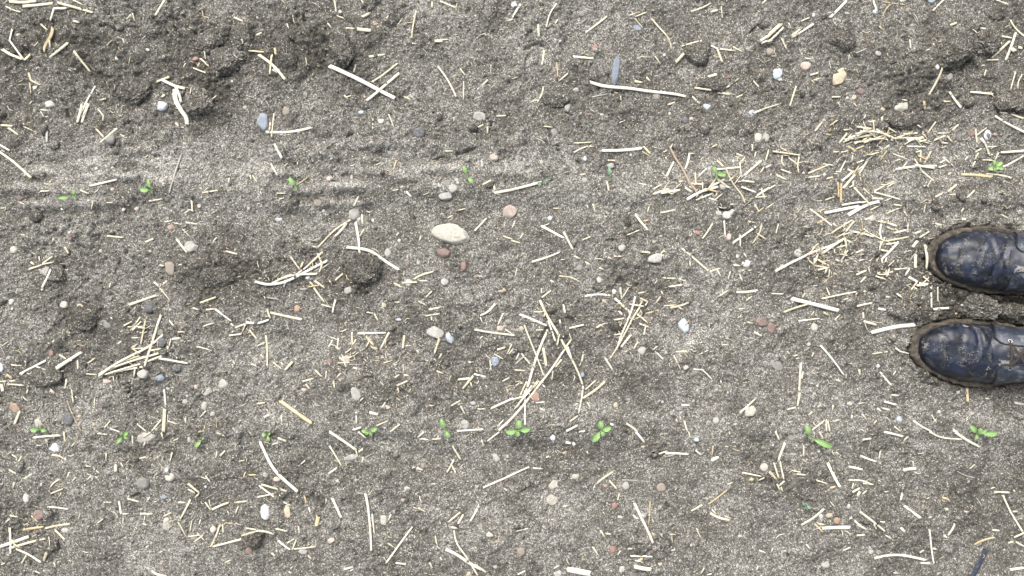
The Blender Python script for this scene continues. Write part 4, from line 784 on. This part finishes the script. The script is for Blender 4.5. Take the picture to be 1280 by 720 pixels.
# chaff: short scraps everywhere, thick where the straw lies
cent = np.array([(sum(p[0] for p in d['pts']) / len(d['pts']), sum(p[1] for p in d['pts']) / len(d['pts'])) for d in items])
hot = [(1110, 170, 60, 14, 60), (1040, 320, 22, 18, 90), (1075, 255, 50, 45, 150), (895, 235, 60, 25, 80), (440, 440, 40, 25, 110), (180, 420, 25, 30, 40), (665, 480, 30, 30, 40),
       (790, 385, 35, 25, 40), (1180, 210, 60, 30, 60), (240, 560, 60, 20, 40), (70, 560, 60, 40, 60), (40, 660, 40, 30, 40), (510, 470, 40, 20, 50), (350, 350, 40, 20, 50),
       (1140, 360, 20, 15, 30), (960, 60, 40, 30, 30), (110, 140, 60, 60, 50), (1020, 322, 8, 20, 60)]
for (a, b, sx, sy, ang0, n) in [(1110, 170, 45, 9, .15, 34), (1105, 195, 50, 12, .2, 20), (1065, 250, 35, 40, .7, 34), (1040, 320, 30, 22, .6, 26), (1120, 300, 35, 25, .2, 22), (900, 240, 45, 16, .5, 22),
                        (1190, 200, 50, 22, .4, 16), (670, 470, 28, 30, 1.0, 18), (790, 385, 26, 22, .9, 14), (180, 430, 24, 20, .5, 12), (365, 345, 30, 16, .5, 12), (35, 680, 28, 18, .3, 14),
                        (440, 445, 22, 18, .6, 26), (930, 250, 22, 18, .3, 12)]:
    for k in range(int(n * .6)):
        px, py = rng.normal(a, sx), rng.normal(b, sy); L = rng.uniform(7, 17); an_ = rng.normal(ang0, .6); w = rng.uniform(1.5, 2.9)
        if hraster(boot_mask, *P(px, py)) > .05 or px > 1165 and py > 255: continue
        dx, dy = math.cos(an_) * L / 2, -math.sin(an_) * L / 2
        add_rest(rng.choice(['c', 'w', 'g', 'y'], p=[.6, .2, .1, .1]), straw_geometry([P(px - dx, py - dy), P(px + dx, py + dy)], w * PX, 7000 + int(a) + k, nseg=6, step=.006))
tiny = []
for _ in range(2300):
    tiny.append((rng.uniform(-260, 1540), rng.uniform(-200, 920)))
for (a, b, sx, sy, n) in hot:
    for _ in range(n): tiny.append((rng.normal(a, sx), rng.normal(b, sy)))
for k in range(900):
    q = cent[rng.integers(len(cent))]; tiny.append((q[0] + rng.normal(0, 14), q[1] + rng.normal(0, 12)))
for k, (px, py) in enumerate(tiny):
    L = min(16, 1.8 + rng.exponential(2.9)); a = rng.normal(.2, .9)
    w = rng.uniform(.45, 1.5) if L < 7 else rng.uniform(.6, 1.5)
    dx, dy = math.cos(a) * L / 2, math.sin(a) * L / 2
    bend = rng.normal(0, .14) * L
    pts = [P(px - dx, py - dy), P(px - dy / L * bend * 2, py + dx / L * bend * 2), P(px + dx, py + dy)]
    if hraster(boot_mask, *P(px, py)) > .2: continue
    inside = -40 < px < 1320 and -40 < py < 760
    tone = rng.choice(['c', 'w', 'g', 'y', 'b'], p=[.40, .14, .18, .18, .10])
    add_rest(tone, straw_geometry(pts, w * PX, 5000 + k, nseg=5, step=.004))
# straw lying beyond the frame
for k in range(420):
    px, py = rng.uniform(-330, 1610), rng.uniform(-260, 980)
    if -22 < px < 1302 and -22 < py < 742: continue
    L = 6 + rng.exponential(14); a = rng.normal(.2, 1.0); w = rng.uniform(1.6, 4)
    dx, dy = math.cos(a) * L / 2, math.sin(a) * L / 2
    if min(abs(px + s * dx - 640) for s in (-1, 1)) < 645 and min(abs(py + s * dy - 360) for s in (-1, 1)) < 365: continue
    if hraster(boot_mask, *P(px, py)) > .1 or (px > 1300 and 270 < py < 500): continue
    add_rest(rng.choice(['c', 'w', 'g']), straw_geometry([P(px - dx, py - dy), P(px + dx, py + dy)], w * PX, 9000 + k, nseg=6, step=.008))

# one object for all the scraps: several materials
def merge_rest():
    verts, faces, uvs, mi = [], [], [], []
    mats = []
    for k, (tone, (V, F, U)) in enumerate(sorted(rest.items())):
        o_ = len(verts); verts += V; uvs += U; faces += [tuple(q + o_ for q in f) for f in F]; mi += [k] * len(F); mats.append(STRAW[tone])
    o = mesh_obj("straw_chaff", verts, faces, mats[0], uvs=uvs)
    for m in mats[1:]: o.data.materials.append(m)
    o.data.polygons.foreach_set("material_index", mi)
    tag(o, "fine chaff and short straw scraps strewn all over the soil", "chaff", kind="stuff")
merge_rest()

# ---------------------------------------------------------------- grit: crumbs and grains too many to count
def grit(name, n, rlo, rex, rmax, mats, probs, label, cat, dryv=None, lift=.2, sub=1, where_rough=False):
    v, f = ICO1 if sub == 1 else ICO2; f = np.array(f)
    px = rng.uniform(-280, 1560, n); py = rng.uniform(-220, 940, n)
    if where_rough:      # some fell where the boots broke the crust
        k = n // 6; px[:k] = rng.normal(1200, 60, k); py[:k] = rng.normal(375, 75, k)
    x = (px - 640) * PX; y = (360 - py) * PX
    if where_rough:
        keep_ = (rng.uniform(0, 1, n) < np.clip(hraster(rough, x, y) * 1.1 - .1, .05, 1)) | (np.arange(n) < n // 6)
        x, y = x[keep_], y[keep_]; n = len(x)
    z = hraster(H, x, y); r = np.minimum(rmax, rlo + rng.exponential(rex, n))
    ok = hraster(boot_mask, x, y) < .3
    x, y, z, r = x[ok], y[ok], z[ok], r[ok]; n = len(x)
    sc = rng.uniform(.6, 1.3, (n, 1, 3)) * r[:, None, None]; sc[:, :, 2] *= .75
    a = rng.uniform(0, 6.28, n); ca, sa = np.cos(a)[:, None], np.sin(a)[:, None]
    base = v[None] * (1 + rng.uniform(-.22, .22, (n, len(v), 1))) if sub == 1 else np.repeat(v[None], n, 0)
    if sub > 1:
        for _ in range(7):       # knock flat faces off each lump
            nn = rng.normal(0, 1, (n, 1, 3)); nn /= np.linalg.norm(nn, axis=2, keepdims=True)
            e = np.clip((base * nn).sum(2, keepdims=True) - rng.uniform(.55, .85, (n, 1, 1)), 0, None); base = base - nn * e * .9
        base = base * (1 + rng.normal(0, .05, (n, len(v), 1)))
    p = base * sc
    q = np.stack([p[..., 0] * ca - p[..., 1] * sa + x[:, None], p[..., 0] * sa + p[..., 1] * ca + y[:, None], p[..., 2] + (z + r * lift)[:, None]], -1)
    co = q.reshape(-1, 3); F = (f[None] + (np.arange(n) * len(v))[:, None, None]).reshape(-1, 3)
    me = bpy.data.meshes.new(name)
    me.vertices.add(len(co)); me.vertices.foreach_set("co", co.astype(np.float32).ravel())
    me.loops.add(F.size); me.loops.foreach_set("vertex_index", F.astype(np.int32).ravel())
    me.polygons.add(len(F)); me.polygons.foreach_set("loop_start", np.arange(0, F.size, 3, dtype=np.int32))
    me.polygons.foreach_set("loop_total", np.full(len(F), 3, dtype=np.int32))
    for m in mats: me.materials.append(m)
    me.polygons.foreach_set("material_index", np.repeat(rng.choice(len(mats), n, p=probs), len(f)).astype(np.int32))
    if dryv is not None:
        at = me.attributes.new("dry", 'FLOAT', 'POINT')
        dd = hraster(dry, x, y) + rng.normal(dryv, .12, n)
        at.data.foreach_set("value", np.repeat(dd, len(v)).astype(np.float32))
    me.update(calc_edges=True)
    o = bpy.data.objects.new(name, me); C.objects.link(o)
    tag(o, label, cat, kind="stuff")
grit("soil_crumbs", 26000, .0010, .0007, .0045, [SOIL], [1], "loose crumbs of dry soil covering the field", "crumbs", dryv=.04, lift=.1)
grit("soil_lumps", 1500, .0028, .0017, .0095, [SOIL], [1], "broken lumps of soil scattered among the crumbs", "soil lumps", dryv=-.03, lift=.15, sub=3, where_rough=True)
grit("fine_grit", 5200, .0006, .00045, .0028, [SMAT[k] for k in "WCKPLGRTD"], [.22, .14, .2, .08, .05, .1, .05, .08, .08],
     "fine sand grit and tiny gravel grains between the straws", "grit", lift=.25)

# ---------------------------------------------------------------- seedlings
def leaf_material(name, c1, c2):
    t = NT(name)
    uv = t.node("ShaderNodeUVMap"); uv.uv_map = "UVMap"
    sx = t.node("ShaderNodeSeparateXYZ"); t.link(uv.outputs[0], sx.inputs[0])
    rib = t.math('ABSOLUTE', t.math('SUBTRACT', sx.outputs[1], .5))
    n = t.noise(t.pos(), 400, 3, .6)
    col = t.ramp(n, [(.35, c1), (.65, c2)])
    col = t.mix(t.math('MULTIPLY', t.math('LESS_THAN', rib, .05), .5), col, tuple(min(1, q * 1.5) for q in c2))
    sp_ = t.ramp(t.noise(t.pos(), 620, 3, .8), [(.62, (0, 0, 0)), (.68, (1, 1, 1))])
    col = t.mix(t.math('MULTIPLY', sp_, .4), col, (.30, .28, .23))
    t.base(col); t.b.inputs["Roughness"].default_value = .65
    tr = t.node("ShaderNodeBsdfTranslucent"); t.link(col, tr.inputs[0])
    mx = t.node("ShaderNodeMixShader"); mx.inputs[0].default_value = .3
    out = t.n["Material Output"]; t.link(t.b.outputs[0], mx.inputs[1]); t.link(tr.outputs[0], mx.inputs[2]); t.link(mx.outputs[0], out.inputs[0])
    t.link(t.bump(n, .3, .0006), t.b.inputs["Normal"])
    return t.m
GREEN = leaf_material("leaf_green", (.27, .47, .15), (.40, .61, .26))
GREEN2 = leaf_material("leaf_pale_green", (.34, .54, .19), (.46, .66, .28))
GREEN3 = leaf_material("leaf_bluish_green", (.20, .38, .24), (.30, .48, .33))

def leaf(parent, px0, py0, px1, py1, wpx, h0, h1, mat, origin, curl=.25):
    x0, y0 = P(px0, py0, h0); x1, y1 = P(px1, py1, h1)
    a = Vector((x0, y0, h0)); b = Vector((x1, y1, h1)); L = (b - a).length
    side = Vector((-(y1 - y0), x1 - x0, 0)).normalized(); W = wpx * PX / 2
    n, m = 12, 6; V, U, F = [], [], []
    for layer in (0, 1):
        for i in range(n + 1):
            t = i / n
            wd = W * (.16 + .84 * (math.sin(math.pi * min(1, max(0, (t - .22) / .78) ** .85)) ** .6 if t > .22 else 0)) * (1 if t < 1 else .3)
            c = a.lerp(b, t) + Vector((0, 0, 1)) * (math.sin(t * math.pi) * L * curl * .6)
            for j in range(m + 1):
                s = j / m * 2 - 1
                wav = .0006 * math.sin(t * 17 + j * 2.2)
                p = c + side * (s * wd) + Vector((0, 0, abs(s) ** 1.3 * wd * .38 + wav - .0005 * layer))
                V.append(p - origin); U.append((t, j / m))
    N = (n + 1) * (m + 1)
    for i in range(n):
        for j in range(m):
            q = i * (m + 1) + j
            F.append((q, q + 1, q + m + 2, q + m + 1)); F.append((N + q, N + q + m + 1, N + q + m + 2, N + q + 1))
    def edge(a_, b_): F.append((a_, N + a_, N + b_, b_))
    for j in range(m): edge(j + 1, j); edge(n * (m + 1) + j, n * (m + 1) + j + 1)
    for i in range(n): edge(i * (m + 1), (i + 1) * (m + 1)); edge((i + 1) * (m + 1) + m, i * (m + 1) + m)
    return mesh_obj("leaf", V, F, mat, parent, uvs=U)

def seedling(px, py, hc, leaves, label, mat=GREEN, stem=(0, 2)):
    """leaves: (dx0, dy0, dx1, dy1, width, tip height) in photograph pixels from the plant's heart"""
    x, y = P(px + stem[0], py + stem[1], 0); z = float(hraster(H, x, y))
    hc = z + hc
    root = empty("seedling", (x, y, z)); origin = Vector((x, y, z))
    tag(root, label, "seedling", "seedlings standing in the two sown rows")
    top = Vector((*P(px, py, hc), hc))
    V, F = [], []
    for i in range(7):
        t = i / 6; c = Vector((x, y, z - .004)).lerp(top, t) + Vector((.0006 * math.sin(t * 4), 0, 0))
        for j in range(6):
            a = j * math.pi / 3; rr_ = .0011 * (1.1 - .3 * t)
            V.append(c + Vector((math.cos(a) * rr_, math.sin(a) * rr_, 0)) - origin)
    for i in range(6):
        for j in range(6): F.append((i * 6 + j, i * 6 + (j + 1) % 6, (i + 1) * 6 + (j + 1) % 6, (i + 1) * 6 + j))
    F.append(tuple(36 + j for j in range(6)))
    mesh_obj("stem", V, F, GREEN2, root)
    for (a, b, c_, d, w, ht) in leaves:
        leaf(root, px + a, py + b, px + c_, py + d, w, hc, z + ht, mat, origin)
    return root

seedling(92, 245, .009, [(-1, 1, -20, 3, 4.5, .012), (0, 0, 0, -8, 5, .012), (0, 0, 4, 5, 3, .008)], "small seedling with a long left leaf, leftmost of the upper row")
seedling(189, 238, .010, [(0, 0, -14, -1, 6.5, .010), (0, 0, -4, -15, 4.5, .014), (0, 0, 2, 4, 3, .008)], "seedling with one leaf left and one pointing up, second in the upper row")
seedling(370, 233, .009, [(0, 0, -9, -11, 6, .012), (0, 0, 2, -5, 2.5, .010), (0, 0, 0, 5, 3, .008)], "tiny seedling with one upright leaf, third in the upper row", GREEN)
seedling(584, 221, .010, [(0, -1, -5, -14, 5.2, .016), (0, 1, 8, 7, 5.5, .012)], "two-leaved seedling up-right of the pale stones, fourth in the upper row", GREEN)
seedling(677, 228, .007, [(0, 0, -5, 3, 4.5, .007), (0, 0, 10, -5, 3, .008)], "bluish green scrap of a shoot on the right end of a white straw", GREEN3)
seedling(762, 222, .007, [(0, 0, -1, -14, 4, .008), (0, 0, 1, 4, 2.5, .006)], "dull half-withered shoot between the upper-row straws right of centre", GREEN3)
seedling(894, 219, .010, [(0, 0, -2, -11, 6, .014), (0, -1, 14, -1, 6, .011), (0, 0, 3, 5, 3, .008)], "seedling standing in the dense straw right of the brown stem", GREEN)
seedling(1242, 209, .012, [(0, 0, 10, -7, 6, .016), (0, 0, -7, 2, 6, .012), (0, 0, 13, 2, 5, .012), (0, 0, 0, -9, 4.5, .016), (0, 0, 2, 6, 4, .010)], "pale bushy seedling at the top right above the boots", GREEN2)
seedling(50, 537, .010, [(0, 0, -12, 0, 6, .010), (0, 0, 8, 1, 5, .012), (0, 0, 0, -4, 4, .014)], "seedling below a cream stone, leftmost of the lower row")
seedling(154, 545, .010, [(0, 0, -9, 10, 5, .012), (0, 0, 6, -5, 5, .014), (0, 0, 7, 3, 3.5, .010), (0, 0, -3, -5, 4, .014)], "spreading seedling, second in the lower row")
seedling(252, 551, .008, [(1, -1, -9, 7, 5.5, .012), (0, 0, 3, -5, 3, .010)], "seedling showing a single slanting leaf, third in the lower row")
seedling(334, 544, .008, [(0, 0, -7, -2, 5, .010), (0, 0, 3, 7, 4, .008), (0, 0, 4, -3, 3, .010)], "small pale seedling at the top of the kinked straw in the lower row", GREEN2)
seedling(462, 539, .011, [(0, 0, -10, -1, 5.5, .012), (0, 0, 9, -4, 6, .014), (0, 0, 3, 6, 4, .010), (0, 0, -6, 3, 5, .012)], "low spread seedling beside a cream straw, fifth in the lower row")
seedling(557, 537, .012, [(0, 0, -6, -14, 6, .018), (0, 1, 5, 10, 6, .012), (0, 0, -3, 3, 3, .010)], "two-leaved seedling left of the crossed straws, sixth in the lower row", GREEN)
seedling(648, 538, .014, [(0, 0, 0, -13, 7.5, .018), (0, 0, 15, -2, 7, .016), (0, 0, -16, 2, 7, .014), (0, 0, -2, 8, 6, .012)], "largest rosette seedling at the foot of the long crossed straws", GREEN)
seedling(751, 538, .013, [(0, 0, -1, -12, 7.5, .018), (0, 0, 13, -4, 7, .016), (0, 0, -11, 14, 8, .012), (0, 0, 5, 7, 6, .012)], "rounded four-leaved seedling, the second to the right of the crossed straws", GREEN)
seedling(1011, 546, .011, [(0, 0, -4, -15, 7, .018), (1, 1, 30, 13, 7.5, .012), (0, 0, 3, 3, 3, .010)], "seedling with one very long leaf at lower right", GREEN)
seedling(1221, 543, .012, [(0, -1, -9, -11, 6, .016), (0, -1, 5, -8, 6, .018), (3, -1, 26, -2, 7.5, .013), (0, 0, -2, 6, 5, .012), (0, 0, 12, -6, 4, .015)], "seedling with several leaves over a white straw near the lower right corner", GREEN)
seedling(1007, 632, .006, [(0, 0, 7, 2, 5, .008), (0, 0, -4, -4, 3, .007), (0, 0, -2, 5, 2, .005)], "tiny bluish green sprout below the lower row at right", GREEN3)

# ---------------------------------------------------------------- boots
def leather_material():
    t = NT("navy_black_leather"); p = t.obj()
    n1 = t.noise(p, 45, 4, .6); n2 = t.noise(p, 900, 2, .5); n3 = t.noise(p, 160, 5, .75); n4 = t.noise(p, 28, 3, .5)
    col = t.ramp(n1, [(.38, (.003, .005, .009)), (.62, (.010, .017, .040))])
    # caked dried mud in flakes, and a film of dust
    flake = t.ramp(t.math('ADD', t.math('MULTIPLY', n4, .75), t.math('MULTIPLY', n3, .45)), [(.71, (0, 0, 0)), (.735, (1, 1, 1))])
    vein = t.math('ABSOLUTE', t.math('SUBTRACT', n3, .5))
    veins = t.math('MULTIPLY', t.math('LESS_THAN', vein, .012), t.ramp(t.noise(p, 60, 3, .6), [(.5, (0, 0, 0)), (.62, (1, 1, 1))]))
    dust = t.ramp(t.noise(p, 75, 5, .7), [(.5, (0, 0, 0)), (.75, (1, 1, 1))])
    speck = t.ramp(t.noise(p, 520, 3, .8), [(.63, (0, 0, 0)), (.72, (1, 1, 1))])
    col = t.mix(t.math('MULTIPLY', dust, .09), col, (.24, .24, .23))
    col = t.mix(t.math('MULTIPLY', speck, .34), col, (.33, .30, .26))
    col = t.mix(t.math('MULTIPLY', veins, .7), col, (.38, .35, .30))
    col = t.mix(t.math('MULTIPLY', flake, .75), col, (.33, .315, .285))
    t.base(col)
    t.link(t.math('ADD', .39, t.math('MULTIPLY', t.math('ADD', dust, flake), .35), clamp=True), t.b.inputs["Roughness"])
    b = t.bump(n2, .12, .0006); b = t.bump(n3, .25, .001, b); b = t.bump(flake, .5, .0006, b)
    t.link(b, t.b.inputs["Normal"]); return t.m
def flap_material():
    t = NT("dusty_leather"); p = t.obj()
    n1 = t.noise(p, 60, 4, .6); n3 = t.noise(p, 260, 4, .7)
    col = t.ramp(n1, [(.3, (.010, .013, .022)), (.55, (.040, .052, .074)), (.72, (.19, .20, .215))])
    col = t.mix(t.math('MULTIPLY', t.ramp(n3, [(.55, (0, 0, 0)), (.7, (1, 1, 1))]), .3), col, (.33, .31, .28))
    t.base(col); t.b.inputs["Roughness"].default_value = .45
    t.link(t.bump(n3, .3, .0008), t.b.inputs["Normal"]); return t.m
def mud_material():
    t = NT("caked_mud"); p = t.pos()
    n1 = t.noise(p, 70, 5, .65); n2 = t.noise(p, 420, 4, .75)
    f = t.math('ADD', t.math('MULTIPLY', n1, .55), t.math('MULTIPLY', n2, .5))
    col = t.ramp(f, [(.38, (.028, .024, .019)), (.5, (.075, .063, .048)), (.62, (.15, .13, .105)), (.72, (.25, .23, .19))])
    t.base(col); t.b.inputs["Roughness"].default_value = .9
    b = t.bump(n2, .8, .002); b = t.bump(n1, .5, .004, b); t.link(b, t.b.inputs["Normal"]); return t.m
def plain(name, c, rough=.5, metal=0, sc=500):
    t = NT(name); n = t.noise(t.obj(), sc, 3, .6)
    t.base(t.ramp(n, [(.3, tuple(q * .6 for q in c)), (.7, tuple(q * 1.3 for q in c))]))
    t.b.inputs["Roughness"].default_value = rough; t.b.inputs["Metallic"].default_value = metal
    t.link(t.bump(n, .3, .0005), t.b.inputs["Normal"]); return t.m
LEATHER, FLAP, MUD = leather_material(), flap_material(), mud_material()
LACE = plain("brown_lace", (.055, .040, .032), .85); EYE = plain("eyelet_metal", (.42, .44, .47), .35, .9)
LINING = plain("dark_lining", (.02, .02, .022), .9); STITCH = plain("edge_black", (.012, .012, .014), .6)

def tube(name, pts, r, mat, parent, n=8, closed=False):
    pts = [Vector(p) for p in pts]; V, F = [], []; N = len(pts)
    for i, p in enumerate(pts):
        a = pts[(i - 1) % N] if closed or i > 0 else p; b = pts[(i + 1) % N] if closed or i < N - 1 else p
        d = (b - a).normalized(); s = d.cross(Vector((0, 0, 1)))
        if s.length < 1e-3: s = Vector((1, 0, 0))
        s.normalize(); u_ = s.cross(d)
        for j in range(n):
            t = 2 * math.pi * j / n; V.append(p + s * math.cos(t) * r + u_ * math.sin(t) * r)
    for i in range(N if closed else N - 1):
        i2 = (i + 1) % N
        for j in range(n): F.append((i * n + j, i * n + (j + 1) % n, i2 * n + (j + 1) % n, i2 * n + j))
    if not closed: F.append(tuple(range(n - 1, -1, -1))); F.append(tuple((N - 1) * n + j for j in range(n)))
    return mesh_obj(name, V, F, mat, parent)

ZS = .022                    # top of the sole over the boot's base
def boot(b, label):
    tx, ty = b['toe']; side = b['side']; seed = 3.0 if side > 0 else 9.0
    # the thing's origin: under the heel; local +x towards the toe
    ca, sa = math.cos(b['ang']), math.sin(b['ang'])
    root = empty("boot", (tx - ca * .30, ty - sa * .30, -b['sink']), b['ang'])
    tag(root, label, "boot", "pair of muddy boots at the right edge")
    def loc(s, inner, z): return Vector((.30 - s, inner * side, z))
    # sole: rows of the outline at several heights, rough with mud
    def outline(s):
        return float(np.interp(s, S_T, W_T)) / 2, float(np.interp(s, S_T, C_T))
    K = 260; ring = []
    for k in range(K):
        t = 2 * math.pi * k / K
        s = .15 - .15 * math.cos(t); w, c = outline(s)
        ring.append((s, c + (w if math.sin(t) >= 0 else -w), c))
    V, F = [], []
    levels = [(0.0, .985), (.006, 1.0), (.014, 1.005), (.020, .99), (.0235, .955), (ZS, .90), (ZS - .001, .84), (ZS - .002, .70)]
    for li, (z, sc) in enumerate(levels):
        for (s, y, c) in ring:
            s2 = .15 + (s - .15) * (1 - (1 - sc) * .45); y2 = c + (y - c) * sc
            pn = Vector((s2 * 60, y2 * 60, z * 60 + seed))
            n = noise.noise(pn) * .0045 + noise.noise(pn * 3.1) * .0026 + noise.noise(pn * 8) * .0018
            ctr = Vector((.15 - s2, -(y2 - c)))
            l = ctr.length or 1; k_ = n if li < 6 else 0
            V.append(loc(s2 - ctr.x / l * -k_ * -1 if False else s2 - (ctr.x / l) * k_, y2 - (ctr.y / l) * k_ * 1, z + (noise.noise(pn * 2) * .0022 + noise.noise(pn * 6) * .0012 if 3 <= li else 0)))
    for li in range(len(levels) - 1):
        for k in range(K): F.append((li * K + k, li * K + (k + 1) % K, (li + 1) * K + (k + 1) % K, (li + 1) * K + k))
    F.append(tuple((len(levels) - 1) * K + k for k in range(K))); F.append(tuple(K - 1 - k for k in range(K)))
    mesh_obj("sole", V, F, MUD, root)
    # upper
    s_key = [.013, .016, .022, .035, .055, .08, .105, .13, .16, .19, .22, .26, .280, .2885, .2905]
    w_key = [0.001, .016, .0235, .0325, .0405, .0460, .0475, .0470, .0440, .0405, .038, .036, .029, .016, .001]
    h_key = [0.004, .016, .0235, .0320, .0380, .0420, .0470, .0560, .0720, .0880, .092, .090, .082, .070, .06]
    def S(s, th, off=0.0):
        w = float(np.interp(s, s_key, w_key)); h = float(np.interp(s, s_key, h_key)); c = float(np.interp(s, S_T, C_T))
        e = float(np.interp(s, [.0, .06, .12, .18], [.74, .76, .88, 1.0]))
        cs, sn = math.cos(th), math.sin(th)
        lat = math.copysign(abs(cs) ** e, cs) * w * 1.07
        # th = 0 is the inner side, pi the outer; the ridge leans to the inner side
        zz = (max(0, sn) ** e) * h
        lean = .004 * (zz / max(h, 1e-6))
        y = c + lat + lean
        # walking creases over the toes
        top = max(0, sn) ** .6
        for (sc, bow, dep, wd) in ((.074, .010, .0010, .0034), (.088, .016, .0022, .0042), (.103, .008, .0013, .004), (.112, .018, .0014, .004)):
            sc2 = sc + bow * (cs * .6) ** 2 + .006 * math.sin(cs * 3 + seed + sc * 190) + .006 * cs * math.sin(seed * 2 + sc * 300)
            dep = dep * (.35 + .9 * abs(math.sin(cs * 2.2 + sc * 260 + seed)))
            zz -= dep * math.exp(-((s - sc2) / wd) ** 2) * top
            zz += dep * .6 * math.exp(-((s - sc2 - wd * 1.7) / (wd * 1.2)) ** 2) * top
        pn = Vector((s * 38, y * 38, seed))
        zz += noise.noise(pn) * .0022 * top + noise.noise(pn * 2.7) * .0009 * top
        # soft dent over the toe box
        zz -= .0035 * math.exp(-(((s - .048) / .014) ** 2 + ((y - c) / .016) ** 2))
        if off:
            y += cs * off; zz += max(0, sn) * off
        return (s, y, ZS - .002 + zz)
    NS, NTH = 150, 72; V, F = [], []
    for i in range(NS + 1):
        t = i / NS; s = .013 + (.2905 - .013) * (t - .06 * math.sin(2 * math.pi * t)) if False else .013 + .2775 * (.5 - .5 * math.cos(math.pi * t)) * .55 + .2775 * t * .45
        for j in range(NTH + 1): V.append(loc(*S(s, math.pi * j / NTH)))
    for i in range(NS):
        for j in range(NTH):
            q = i * (NTH + 1) + j; F.append((q, q + 1, q + NTH + 2, q + NTH + 1))
    mesh_obj("upper", V, F, LEATHER, root)
    # tongue, lifted a little over the instep
    V, F = [], []; n1, n2 = 26, 14
    for i in range(n1 + 1):
        s = .112 + .085 * i / n1
        for j in range(n2 + 1):
            q = j / n2 * 2 - 1; th = math.pi / 2 - q * .36
            x_, y_, z_ = S(s, th, .0012 + .0012 * (1 - q * q)); V.append(loc(x_, y_, z_))
    for i in range(n1):
        for j in range(n2):
            q = i * (n2 + 1) + j; F.append((q, q + 1, q + n2 + 2, q + n2 + 1))
    mesh_obj("tongue", V, F, LEATHER, root)
    # the two lace flaps, rounded at the front
    G = .29
    def FRONT(q): return .119 + .011 * (1 - math.sqrt(max(0, 1 - (1 - min(1, q / .26)) ** 2))) + .016 * max(0, q - .2)
    for sgn in (1, -1):
        th_gap = math.pi / 2 - sgn * G; th_side = math.pi / 2 - sgn * 1.36
        nu, nv = 34, 30; top_, V, F = [], [], []
        edge_pts = []
        for j in range(nv + 1):
            q = j / nv                                   # 0 at the gap, 1 at the side
            th = th_gap + (th_side - th_gap) * q
            s0 = FRONT(q)
            for i in range(nu + 1):
                s = s0 + (.225 - s0) * i / nu
                V.append(loc(*S(s, th, .0030)))
                if i == 0: edge_pts.append(loc(*S(s, th, .0031)))
        n0 = len(V)
        for j in range(nv + 1):
            for i in (0, nu):
                pass
        for j in range(nv):
            for i in range(nu):
                q = j * (nu + 1) + i; F.append((q, q + 1, q + nu + 2, q + nu + 1))
        # skirts down to the upper along the front and the gap edge
        def skirt(ids, sth):
            base = len(V)
            for (s, th) in sth: V.append(loc(*S(s, th, -.0008)))
            for a in range(len(ids) - 1): F.append((ids[a], ids[a + 1], base + a + 1, base + a))
        ids, sth = [], []
        for j in range(nv + 1):
            q = j / nv; th = th_gap + (th_side - th_gap) * q
            s0 = FRONT(q)
            ids.append(j * (nu + 1)); sth.append((s0 - .0006, th))
        skirt(ids, sth)
        s0 = FRONT(0)
        ids = list(range(nu + 1)); sth = [(s0 + (.225 - s0) * i / nu, th_gap) for i in range(nu + 1)]
        skirt(ids, sth)
        fl = mesh_obj("lace_flap", V, F, FLAP, root)
        gap_edge = [loc(*S(FRONT(0) + (.225 - FRONT(0)) * i / 20, th_gap, .0031)) for i in range(20, -1, -1)]
        tube("flap_edge", gap_edge + edge_pts[1:], .0011, STITCH, fl, 6)
        fl_pts = []
    # eyelets and laces
    es = [.137, .158, .180, .202]
    def eye(s, sgn, off=.0042): return loc(*S(s, math.pi / 2 - sgn * (G + .12), off))
    for s in es:
        for sgn in (1, -1):
            c = eye(s, sgn); a = eye(s + .004, sgn) - c; bb = eye(s, sgn * 1.0); t2 = loc(*S(s, math.pi / 2 - sgn * (G + .19), .0042)) - c
            a.normalize(); t2.normalize()
            pts = [c + a * .0028 * math.cos(k * math.pi / 7) + t2 * .0028 * math.sin(k * math.pi / 7) for k in range(14)]
            tube("eyelet", pts, .0009, EYE, root, 6, closed=True)
    def bridge(p, q, arch=.004, n=12):
        out = []
        for k in range(n + 1):
            t = k / n; m = p.lerp(q, t); m.z += arch * math.sin(math.pi * t); out.append(m)
        return out
    tube("shoelace", bridge(eye(es[0], 1), eye(es[0], -1), .0035), .0020, LACE, root)
    for i in range(3):
        tube("shoelace", bridge(eye(es[i], 1, .002), eye(es[i + 1], -1), .005), .0020, LACE, root)
        tube("shoelace", bridge(eye(es[i], -1, .002), eye(es[i + 1], 1), .0065), .0020, LACE, root)
    # shaft: rises round the ankle, open at the top
    V, F = [], []; K = 72
    rows = [(.070, .232, .060, .0400, 0), (.095, .230, .056, .0405, 0), (.115, .232, .050, .0400, 0), (.14, .236, .047, .0410, 0), (.17, .238, .048, .0440, 0),
            (.195, .238, .049, .0455, 0), (.2, .238, .0475, .044, 0), (.197, .238, .045, .0415, 0), (.15, .237, .043, .037, 0), (.10, .235, .045, .035, 0)]
    for (z, sc, a, bq, _) in rows:
        for k in range(K):
            t = 2 * math.pi * k / K
            n = noise.noise(Vector((math.cos(t) * 1.5, math.sin(t) * 1.5, z * 25 + seed))) * .003
            V.append(loc(sc - (a + n) * math.cos(t), (bq + n) * math.sin(t), z))
    for i in range(len(rows) - 1):
        for k in range(K): F.append((i * K + k, i * K + (k + 1) % K, (i + 1) * K + (k + 1) % K, (i + 1) * K + k))
    mesh_obj("shaft", V, F, LEATHER, root)
    return root
boot(BOOTS[0], "upper of the two navy leather boots, grey mud flakes on its toe")
boot(BOOTS[1], "lower of the two navy black leather boots, laced, with a thick mud-caked sole")
